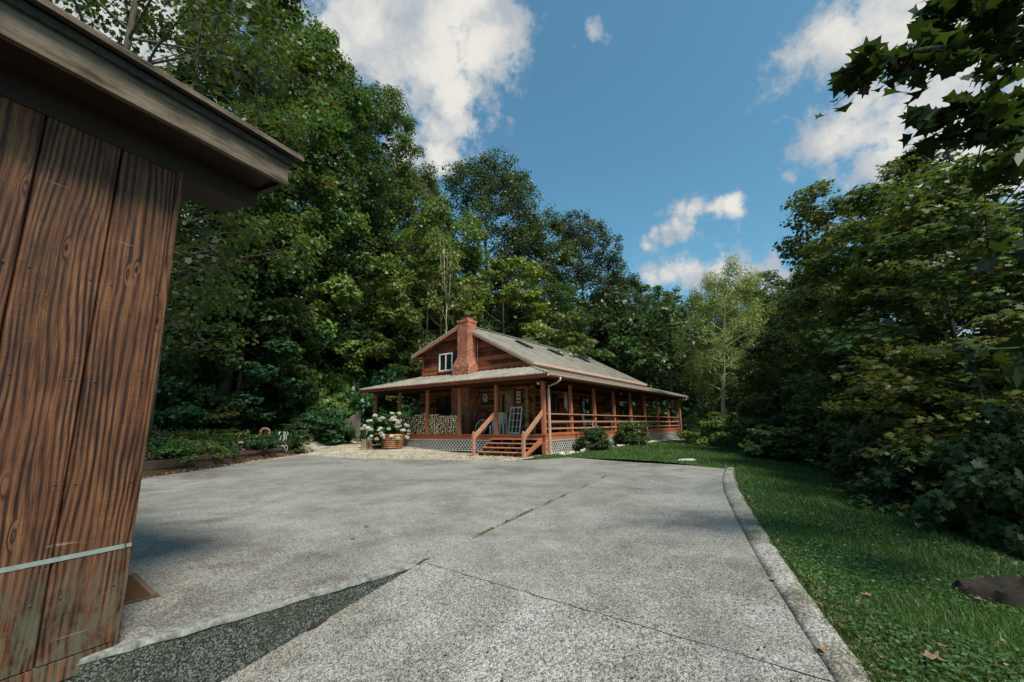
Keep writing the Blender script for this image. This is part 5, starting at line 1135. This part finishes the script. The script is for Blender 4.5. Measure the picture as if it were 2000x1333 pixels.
for a in (
 # under the left forest
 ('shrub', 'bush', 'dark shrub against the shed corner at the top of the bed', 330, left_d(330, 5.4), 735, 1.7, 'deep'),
 ('shrub', 'bush_b', 'dark shrub with a yellowish top second from the shed corner', 385, left_d(385, 5.2), 770, 1.6, 'olive'),
 ('shrub', 'bush_c', 'dark feathery shrub above the litter bank left of the wreath', 450, left_d(450, 6), 755, 1.8, 'dark'),
 ('shrub', 'bush', 'dark green shrub above the litter bank over the wreath', 520, left_d(520, 6.2), 745, 1.8, 'dark'),
 ('shrub', 'bush_b', 'green vine-covered shrub between the wreath and the board fence', 590, left_d(590, 5.6), 715, 1.8, 'teal'),
 ('shrub', 'bush_c', 'bright green shrub rising behind the old board fence', 640, left_d(640, 4.2), 725, 1.8, 'lime'),
 ('shrub', 'bush', 'green shrub above the old board fence under the eave tip', 690, left_d(690, 5.6), 735, 1.9, 'teal'),
 ('shrub', 'bush', 'dark low bush at the far end of the flower bed beside the fence', 622, left_d(622, 1.9), 800, 1.7, 'teal'),
 ('shrub', 'bush_b', 'yellow-green shrub squeezed between the fence and the porch eave', 668, left_d(668, 2.6), 770, 1.0, 'lime'),
 ('shrub', 'bush', 'shrub on the hillside behind the left porch roof', 760, 33, 725, 2.2, 'teal'),
 ('shrub', 'bush_c', 'shrub on the hillside seen under the left porch roof', 820, 37, 735, 2.4, 'mid'),
 ('shrub', 'bush_b', 'leafy dark green bush spilling towards the drive left of the fence foot', 655, left_d(655, 1.3), 826, 1.2, 'dark'),
 ('shrub', 'bush', 'dark green bush between the curled wire stand and the low bush by the fence', 585, left_d(585, 2.2), 828, 1.3, 'dark'),
 # beside the far lawn
 ('shrub', 'bush_c', 'light green shrub just right of the far porch end', 1360, 31, 815, 1.1, 'bright'),
 ('shrub', 'bush', 'bright green shrub at the foot of the leaning birch', 1408, 28, 812, 1.5, 'lime'),
 ('shrub', 'bush_c', 'yellow-green shrub on the lawn crest right of the birch foot', 1465, 24, 822, 1.2, 'bright'),
 ('shrub', 'bush_b', 'dark shrub where the far lawn meets the right-hand wood', 1505, 19.5, 835, 1.0, 'mid'),
 ('shrub', 'bush_b', 'tall dark shrub behind the far lawn crest', 1500, 27, 770, 1.6, 'dark'),
 ('shrub', 'bush_b', 'shaded shrub at the wood edge beyond the kerb end', 1560, right_d(1560, 2.9), 860, 1.0, 'dark'),
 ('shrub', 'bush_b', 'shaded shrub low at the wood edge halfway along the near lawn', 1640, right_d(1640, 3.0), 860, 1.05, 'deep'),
 ('shrub', 'bush', 'dark shrub at the wood edge right of the near lawn middle', 1740, right_d(1740, 3.0), 860, 1.0, 'dark'),
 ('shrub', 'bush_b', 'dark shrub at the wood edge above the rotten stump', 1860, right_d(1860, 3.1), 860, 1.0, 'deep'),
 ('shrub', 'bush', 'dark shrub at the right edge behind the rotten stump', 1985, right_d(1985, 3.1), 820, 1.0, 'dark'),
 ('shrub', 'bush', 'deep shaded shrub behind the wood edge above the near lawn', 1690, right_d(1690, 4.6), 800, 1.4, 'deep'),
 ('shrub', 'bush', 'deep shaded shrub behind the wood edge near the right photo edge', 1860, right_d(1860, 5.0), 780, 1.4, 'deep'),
 ('shrub', 'bush_c', 'deep shaded shrub behind the wood edge beyond the kerb end', 1600, right_d(1600, 5.5), 800, 1.5, 'dark'),
): T(a[0], *a[1:], group=BG, cat='shrub', names=('stem', 'foliage'))
for u, lb, k in ((6.3, 'round dark shrub under the lattice nearer the porch corner', 1.0), (11.75, 'larger round shrub under the lattice in the middle of the long porch', 1.22)):
    pxs = 1160 if k < 1.1 else 1233; bx = ray(pxs, 840); uu = min(np.arange(0, 20, .02), key=lambda q: abs(hw(q, -.85).x * bx.y - hw(q, -.85).y * bx.x)); p = hw(uu, -.85); p.z = H1(p.x, p.y)
    T('round_shrub', 'round', lb, 1160 if k < 1.1 else 1232, 20, 0, (.62 if k < 1.1 else .74), 'dark' if k < 1.1 else 'mid', group='round shrubs along the porch', cat='shrub', names=('stem', 'foliage'), pos=p, hgt_=.98 * k)
# plants in the bed
PG = 'plants in the flower bed'
for kind, px, py, r, h, col, lb in (
 ('plant', 338, 892, .42, .42, 'lime', 'bright green leafy clump nearest the shed in the bed'), ('plant_b', 408, 892, .36, .40, 'lime', 'bright green grassy clump behind the middle timber'),
 ('plant_b', 440, 889, .30, .36, 'teal', 'small green clump right of the bright grassy clump'), ('plant', 500, 878, .6, .5, 'teal', 'wide green clump left of the curled wire stand'),
 ('plant', 462, 868, .5, .42, 'pale', 'pale grey-green plant in the middle of the bed'), ('plant', 375, 868, .5, .4, 'olive', 'pale olive plant behind the bright clump near the shed'),
 ('plant', 310, 880, .4, .36, 'mid', 'low plant beside the shed edge in the bed'), ('plant', 525, 872, .5, .45, 'dark', 'dark leafy plant just left of the curled wire stand'),
 ('plant', 575, 876, .55, .55, 'dark', 'dark leafy plant just right of the curled wire stand'), ('plant_b', 555, 862, .45, .5, 'teal', 'green plant behind the curled wire stand'),
 ('plant', 430, 858, .5, .35, 'olive', 'olive plant below the brown litter bank'), ('plant_b', 345, 862, .45, .3, 'dark', 'dark low plant under the shaded shrubs near the shed')):
    g = on_ground(px, py, 8, 40); T('bed_plant', kind, lb, px, 15, 0, r, col, group=PG, cat='plant', names=('stem', 'foliage'), pos=g, hgt_=h)
# hydrangea in and behind the tub, with white heads
p = tub.location; hb = Vector((p.x - .42, p.y + .35, p.z + .05))
hy = T('hydrangea', 'round', 'big white-flowering hydrangea bush in front of the porch left end', 750, 22, 0, .78, 'teal', group=None, cat='shrub', names=('stem', 'foliage'), pos=hb, hgt_=1.6)
hm = []
for k in range(5):
    m = MB(); rg = random.Random(k)
    for i in range(34):
        th = math.acos(1 - 1.6 * (i + .5) / 34); ph = i * 2.4; m.blob((.85 * math.sin(th) * math.cos(ph), .85 * math.sin(th) * math.sin(ph), .7 * math.cos(th)), .26, .26, .22, 6, .2, seed=i)
    hm.append(m.mesh('blossom', M_[('petal', 'petal', 'petal_green', 'petal_old', 'petal')[k]]))
rg = random.Random(12)
for i in range(44):
    th = math.acos(rg.uniform(-.3, .97)); ph = rg.uniform(3.2, 6.9); q = rg.uniform(1.1, 1.28); o = link('blossom', hm[(i * 3) % 5 if i % 11 else 3], hy)
    # hy is scaled: work in its local space
    sx, sz = hy.scale[0], hy.scale[2]; W3 = Vector((.98 * math.sin(th) * math.cos(ph) * q, .98 * math.sin(th) * math.sin(ph) * q, .72 + .9 * math.cos(th) * q))
    a = -hy.rotation_euler.z; o.location = ((W3.x * math.cos(a) - W3.y * math.sin(a)) / sx, (W3.x * math.sin(a) + W3.y * math.cos(a)) / sx, W3.z / sz); s = rg.uniform(.07, .125); o.scale = (s / sx, s / sx, s / sz)
T_ = make_tree(77, 1.1, .35, .16, nl=12, sub=3, per=16, leaf=.08, shape=DIAM, clump=.09, prof='round', trunk_r=.008, twigs=False)
o = link('foliage', T_[1], HOOK); o.color = G['teal'] + (1,)
T_ = make_tree(78, .5, .0, .28, nl=10, sub=4, per=16, leaf=.09, shape=LANCE, clump=.12, prof='low', trunk_r=.006, twigs=False, droop=.4)
o = link('foliage', T_[1], BASKET); o.color = G['mid'] + (1,); o.location = (0, 0, -.05)

# ------------------------------------------------------------------ the near maple whose bough hangs in from the right edge
def overhang():
    rng = np.random.default_rng(5); rg = random.Random(5); b = Vector((7.6, 4.4, 0)); b.z = H1(b.x, b.y)
    r = root('overhanging_maple', 'near maple whose dark large-leaved bough hangs into the top right corner', 'tree', b, 0); tk = MB(); top = Vector((7.3, 4.5, 9.5)) - b
    tk.tube([(0, 0, -.3), (-.05, .02, 2.5), (-.12, .03, 5.2), top], [.24, .19, .15, .06], 10); part('trunk', tk, M_['bark'], r)
    lim = MB(); C = []
    W_ = lambda px, py, d: at_dist(px, d, py) - b
    boughs = [[Vector((-.1, .03, 4.9)), W_(2120, 60, 6.4), W_(1960, 95, 5.7), W_(1830, 95, 5.2), W_(1720, 110, 4.9), W_(1640, 140, 4.7)],
              [Vector((-.1, .03, 4.6)), W_(2140, 190, 6.3), W_(2010, 200, 5.7), W_(1900, 205, 5.3), W_(1800, 220, 5.1)],
              [Vector((-.1, .03, 5.4)), W_(2120, -60, 6.3), W_(1980, -30, 5.6), W_(1880, 10, 5.3), W_(1800, 30, 5.1)],
              [Vector((-.1, .03, 4.2)), W_(2150, 300, 6.2), W_(2040, 300, 5.6), W_(1950, 310, 5.2)], [Vector((-.1, .03, 4.4)), W_(2160, 240, 6.3), W_(2030, 250, 5.9), W_(1930, 255, 5.6), W_(1850, 270, 5.4)], [Vector((-.1, .03, 5.2)), W_(2150, 10, 6.4), W_(2000, 40, 6.0), W_(1900, 60, 5.6), W_(1790, 75, 5.2)],
              [Vector((-.1, .03, 3.3)), W_(2200, 440, 6.0), W_(2080, 470, 5.2), W_(1985, 490, 4.9)],
              [Vector((-.1, .03, 2.6)), W_(2200, 640, 5.8), W_(2090, 660, 5.0), W_(1995, 680, 4.7)]]
    for k, P in enumerate(boughs):
        n = len(P); lim.tube(P, [.05 * (1 - .85 * i / (n - 1)) + .004 for i in range(n)], 6)
        for i in range(1, n):
            for q in range(7):
                a = P[i - 1].lerp(P[i], rg.random()); ln = rg.uniform(.2, .58) * (.75 if i == n - 1 else 1); e = a + Vector((rg.uniform(-1, 1), rg.uniform(-1, 1), rg.uniform(-.75, .45))) * ln
                lim.tube([a, e], [.007, .003], 4, False)
                for z in range(7): C.append(tuple(a.lerp(e, .2 + .14 * z) + Vector((rg.uniform(-.09, .09), rg.uniform(-.09, .09), rg.uniform(-.12, .02)))))
    # the rest of the crown above and behind the trunk, outside the picture
    for i in range(14):
        an = rg.uniform(0, 6.28); zz = rg.uniform(5.5, 9.5); rr = rg.uniform(.5, 1.5); e = Vector((math.cos(an) * rr, math.sin(an) * rr, zz))
        wx = e + b; 
        if wx.y > 4.0 and wx.x < 7.0: continue
        lim.tube([Vector((-.1, 0, zz - rr * .5)), e], [.04, .01], 5, False)
        for q in range(60): C.append(tuple(e + Vector((rg.gauss(0, .55), rg.gauss(0, .55), rg.gauss(0, .35)))))
    part('limb', lim, M_['bark'], r); C = np.array(C); N = rng.normal(size=C.shape) * .45 + np.array([0, 0, .9])
    V = leaves(C, N, .17, STAR, rng, np.array([0, 0, -.9]), .42); o = link('crown', np_mesh('crown', V, 12, [M_['leaf_maple']]), r); o.color = (.020, .036, .010, 1)  # leaf colour darkened to paint in the backlit undersides
overhang()

# ------------------------------------------------------------------ the wood further back, read as one mass
def backwood():
    rng = np.random.default_rng(8); C = []; N = []; S = []; mb = MB()
    spots = []
    for i in range(70):
        px = rng.uniform(150, 1330); d = rng.uniform(40, 80); spots.append((px, d, 10 + rng.uniform(-2, 3)))
    for i in range(26):
        px = rng.uniform(1240, 1560); d = rng.uniform(60, 95); spots.append((px, d, 9 + rng.uniform(-2, 2)))
    for (px, d, h) in spots:
        b = base_at(px, d); lim = {0: 1}; 
        zmax = top_z(px, np.interp(px, [0, 300, 560, 650, 760, 830, 900, 1060, 1100, 1215, 1250, 1330, 1440, 1560, 1700], [-60, 20, 100, 200, 330, 390, 400, 460, 500, 560, 590, 590, 570, 570, 560]), d)
        h = min(h * 1.5, zmax - b.z)
        if h < 3: continue
        mb.tube([(b.x, b.y, b.z - .3), (b.x, b.y, b.z + h * .8)], [.2, .07], 6, False)
        for k in range(26):
            z = b.z + h * (.12 + .86 * rng.random()); f = (z - b.z) / h; r = 3.6 * math.sin(math.pi * min(1, .15 + .8 * f)) * rng.uniform(.3, 1); a = rng.uniform(0, 6.28); c = np.array([b.x + math.cos(a) * r, b.y + math.sin(a) * r, z])
            n = 60; q = rng.normal(size=(n, 3)) * np.array([.8, .8, .45]); C.append(c + q); N.append(q * .4 + np.array([0, 0, .7]) + rng.normal(size=(n, 3)) * .4)
    C = np.concatenate(C); N = np.concatenate(N); V = leaves(C, N, .5, DIAM, rng)
    o = link('background_wood', np_mesh('background_wood', V, 4, [M_['leaf']])); o.color = G['dark'] + (1,)
    tag(o, 'distant mass of trees filling the forest behind the front trees', 'woodland', None, 'stuff')
    t_ = link('background_trunks', mb.mesh('background_trunks', M_['bark'])); tag(t_, 'trunks standing in the dark of the far wood', 'woodland', None, 'stuff')
backwood()

# ------------------------------------------------------------------ ground cover
def scatter(n, gen, keep):
    P = gen(n); return P[keep(P[:, 0], P[:, 1])]
def grass():
    rng = np.random.default_rng(21)
    def polar(n, dmin, dmax, amin, amax, p=1.0):
        d = dmin * (dmax / dmin) ** rng.random(n); a = rng.uniform(amin, amax, n); return np.stack([np.sin(a) * d, np.cos(a) * d], 1), d
    P, d = polar(300000, 2.2, 42, R_(2), R_(58)); k = is_lawn(P[:, 0], P[:, 1]) & (sdist(P[:, 0], P[:, 1], CREST) < 4.0) & ((sdist(P[:, 0], P[:, 1], CREST) > -.03) | (P[:, 1] > 12.9)); P, d = P[k], d[k]; n = len(P)
    z = hgt(P[:, 0], P[:, 1]); h = rng.uniform(.025, .06, n) * (1 + .03 * d); w = .0022 * (1 + .20 * d); a = rng.uniform(0, 6.28, n); ln = rng.normal(size=(n, 2)) * .6
    b0 = np.stack([P[:, 0] - np.cos(a) * w, P[:, 1] - np.sin(a) * w, z - .01], 1); b1 = np.stack([P[:, 0] + np.cos(a) * w, P[:, 1] + np.sin(a) * w, z - .01], 1); tp = np.stack([P[:, 0] + ln[:, 0] * h, P[:, 1] + ln[:, 1] * h, z + h], 1)
    o = link('grass', np_mesh('grass', np.stack([b0, b1, tp], 1).reshape(-1, 3), 3, [M_['leaf']])); o.color = (.052, .094, .022, 1); tag(o, 'short mown grass of the lawn beside the kerb and before the porch', 'grass', None, 'stuff')
    P, d = polar(90000, 2.2, 14, R_(20), R_(58)); r = sdist(P[:, 0], P[:, 1], KERB); pat = np.sin(P[:, 0] * 3.1 + 1.7 * np.sin(P[:, 1] * 2.3)) + np.sin(P[:, 1] * 2.7 + P[:, 0]); k = (r > .03) & (r < 4) & (rng.random(len(P)) < .35 + .3 * pat); P, d = P[k], d[k]; n = len(P); z = hgt(P[:, 0], P[:, 1]) + rng.uniform(.02, .055, n)
    V = leaves(np.stack([P[:, 0], P[:, 1], z], 1), rng.normal(size=(n, 3)) * .35 + np.array([0, 0, 1]), .026 * (1 + .04 * d), DIAM, rng)
    o = link('clover', np_mesh('clover', V, 4, [M_['leaf']])); o.color = (.048, .094, .027, 1); tag(o, 'small broad clover leaves growing through the near lawn', 'clover', None, 'stuff')
    P, d = polar(30000, 2.2, 20, R_(18), R_(58)); r = sdist(P[:, 0], P[:, 1], KERB); pat = np.sin(P[:, 0] * 1.9 + 2.1 * np.sin(P[:, 1] * 1.3)) * np.sin(P[:, 1] * 1.7 + .6); k = (r > -.02) & (r < 4) & (rng.random(len(P)) < .04 + .25 * np.maximum(0, pat - .5) + .4 * (r < .12)); P = P[k]; n = len(P)
    V = leaves(np.stack([P[:, 0], P[:, 1], hgt(P[:, 0], P[:, 1]) + rng.uniform(.015, .05, n)], 1), rng.normal(size=(n, 3)) * .7 + np.array([0, 0, .6]), .034, LANCE, rng)
    o = link('dead_grass', np_mesh('dead_grass', V, 4, [M_['straw_dark']])); tag(o, 'dead straw-coloured blades scattered through the lawn', 'dry grass', None, 'stuff')
    # crumbs of leaf and grit lying on the concrete
    P, d = polar(1500, 2.6, 20, R_(-42), R_(34)); q = inpoly(P[:, 0], P[:, 1], [(p[0], p[1]) for p in DRIVE]); rk = -sdist(P[:, 0], P[:, 1], KIN); k = q & (rng.random(len(P)) < np.where((rk > 0) & (rk < .35), .9, .16)); P, d = P[k], d[k]; n = len(P); zz = np.where((P[:, 0] - A_.x) * (B_.y - A_.y) - (P[:, 1] - A_.y) * (B_.x - A_.x) > 0, ramp_z(P[:, 0], P[:, 1]), 0.0)
    V = leaves(np.stack([P[:, 0], P[:, 1], zz + .004], 1), rng.normal(size=(n, 3)) * .25 + np.array([0, 0, 1]), rng.uniform(.008, .03, n), DIAM, rng)
    o = link('leaf_crumbs', np_mesh('leaf_crumbs', V, 4, [M_['fire_bark']])); tag(o, 'dark crumbs of leaf and grit lying on the concrete', 'debris', None, 'stuff')
    # litter: brown leaves on the bank, the bed, the kerb foot and the wood floor
    P, d = polar(60000, 6, 34, R_(-58), R_(-8)); l = -sdist(P[:, 0], P[:, 1], LEFT); k = (l > -.15) & (l < 9) & ((l > .9) | (rng.random(len(P)) < .3)); P, d = P[k], d[k]
    Q, d2 = polar(16000, 2.2, 16, R_(20), R_(60)); r = sdist(Q[:, 0], Q[:, 1], KERB); k = ((r > .02) & (r < .16) & (rng.random(len(Q)) < .25)) | ((r > 2.2) & (r < 6)); Q = Q[k]; P = np.concatenate([P, Q]); d = np.concatenate([d, d2[k]]); n = len(P)
    V = leaves(np.stack([P[:, 0], P[:, 1], hgt(P[:, 0], P[:, 1]) + rng.uniform(.005, .035, n)], 1), rng.normal(size=(n, 3)) * .4 + np.array([0, 0, 1]), .05 * (1 + .03 * d), DIAM, rng)
    o = link('leaf_litter', np_mesh('leaf_litter', V, 4, [M_['dry_leaf']])); tag(o, 'brown fallen leaf litter on the bank and under the trees', 'leaf litter', None, 'stuff')
    # ivy-like ground cover on the bank and bed
    P, d = polar(120000, 9, 40, R_(-50), R_(-6)); l = -sdist(P[:, 0], P[:, 1], LEFT); u, v = uvof(P[:, 0], P[:, 1]); pat = np.sin(P[:, 0] * 1.7 + 2 * np.sin(P[:, 1] * .9)) + np.sin(P[:, 1] * 1.3 - P[:, 0] * .6); k = (l > .95) & (l < 14) & (rng.random(len(P)) < np.where(l < 3.6, .22 + .2 * pat, np.where(l < 5.2, .05, .45 + .2 * pat))); P, d = P[k], d[k]; n = len(P)
    V = leaves(np.stack([P[:, 0], P[:, 1], hgt(P[:, 0], P[:, 1]) + rng.uniform(.03, .22, n) * (1 + .03 * d)], 1), rng.normal(size=(n, 3)) * .5 + np.array([0, -.2, 1]), .075 * (1 + .03 * d), DIAM, rng)
    o = link('ground_cover', np_mesh('ground_cover', V, 4, [M_['leaf']])); o.color = G['teal'] + (1,); tag(o, 'low green ground cover over the flower bed and hillside', 'ground cover', None, 'stuff')
    # straw and gravel on the bare yard before the porch
    P, d = polar(18000, 14, 30, R_(-36), R_(10)); k = is_dirt(P[:, 0], P[:, 1]); P = P[k]; n = len(P); pat = np.sin(P[:, 0] * 2.1 + P[:, 1]) * np.sin(P[:, 1] * 1.9)
    V = leaves(np.stack([P[:, 0], P[:, 1], hgt(P[:, 0], P[:, 1]) + rng.uniform(.004, .04, n)], 1), rng.normal(size=(n, 3)) * .6 + np.array([0, 0, 1]), .08, LANCE, rng)
    o = link('straw_litter', np_mesh('straw_litter', V, 4, [M_['straw']])); tag(o, 'pale straw and dead grass on the bare yard before the porch', 'straw', None, 'stuff')
    # weeds in the slab joint
    jp = []
    for px, py, s in ((830, 1097, .02), (1005, 1012, .06), (985, 1022, .035), (1030, 1000, .05), (950, 1038, .035), (1018, 1006, .05), (1070, 983, .05), (1100, 970, .05), (940, 1042, .05), (1140, 951, .05), (1180, 933, .05)):
        p = on_z(px, py); f = (p.y - B_.y) / (J_.y - B_.y); c = B_.lerp(J_, f)
        for i in range(int(16 + 600 * s)): q = rng.normal() * s * 3.0; jp.append((c.x + (J_ - B_).normalized().x * q, c.y + (J_ - B_).normalized().y * q, .004 + rng.random() * s * .6))
    jp = np.array(jp); V = leaves(jp, rng.normal(size=jp.shape) * .6 + np.array([0, 0, .8]), .035, LANCE, rng)
    o = link('joint_weeds', np_mesh('joint_weeds', V, 4, [M_['leaf']])); o.color = (.06, .12, .02, 1); tag(o, 'little green weeds growing along the joint between concrete slabs', 'weeds', None, 'stuff')
M_['straw_dark'] = wood_m('straw_dark', (0.10, 0.075, 0.035), (0.26, 0.20, 0.11), var=.8, bmp=0)
M_['straw'] = wood_m('straw', (0.18, 0.13, 0.07), (0.55, 0.46, 0.30), var=.8, bmp=0)
grass()
print('leaf counts', {k: v[4] for k, v in PROTO.items()})
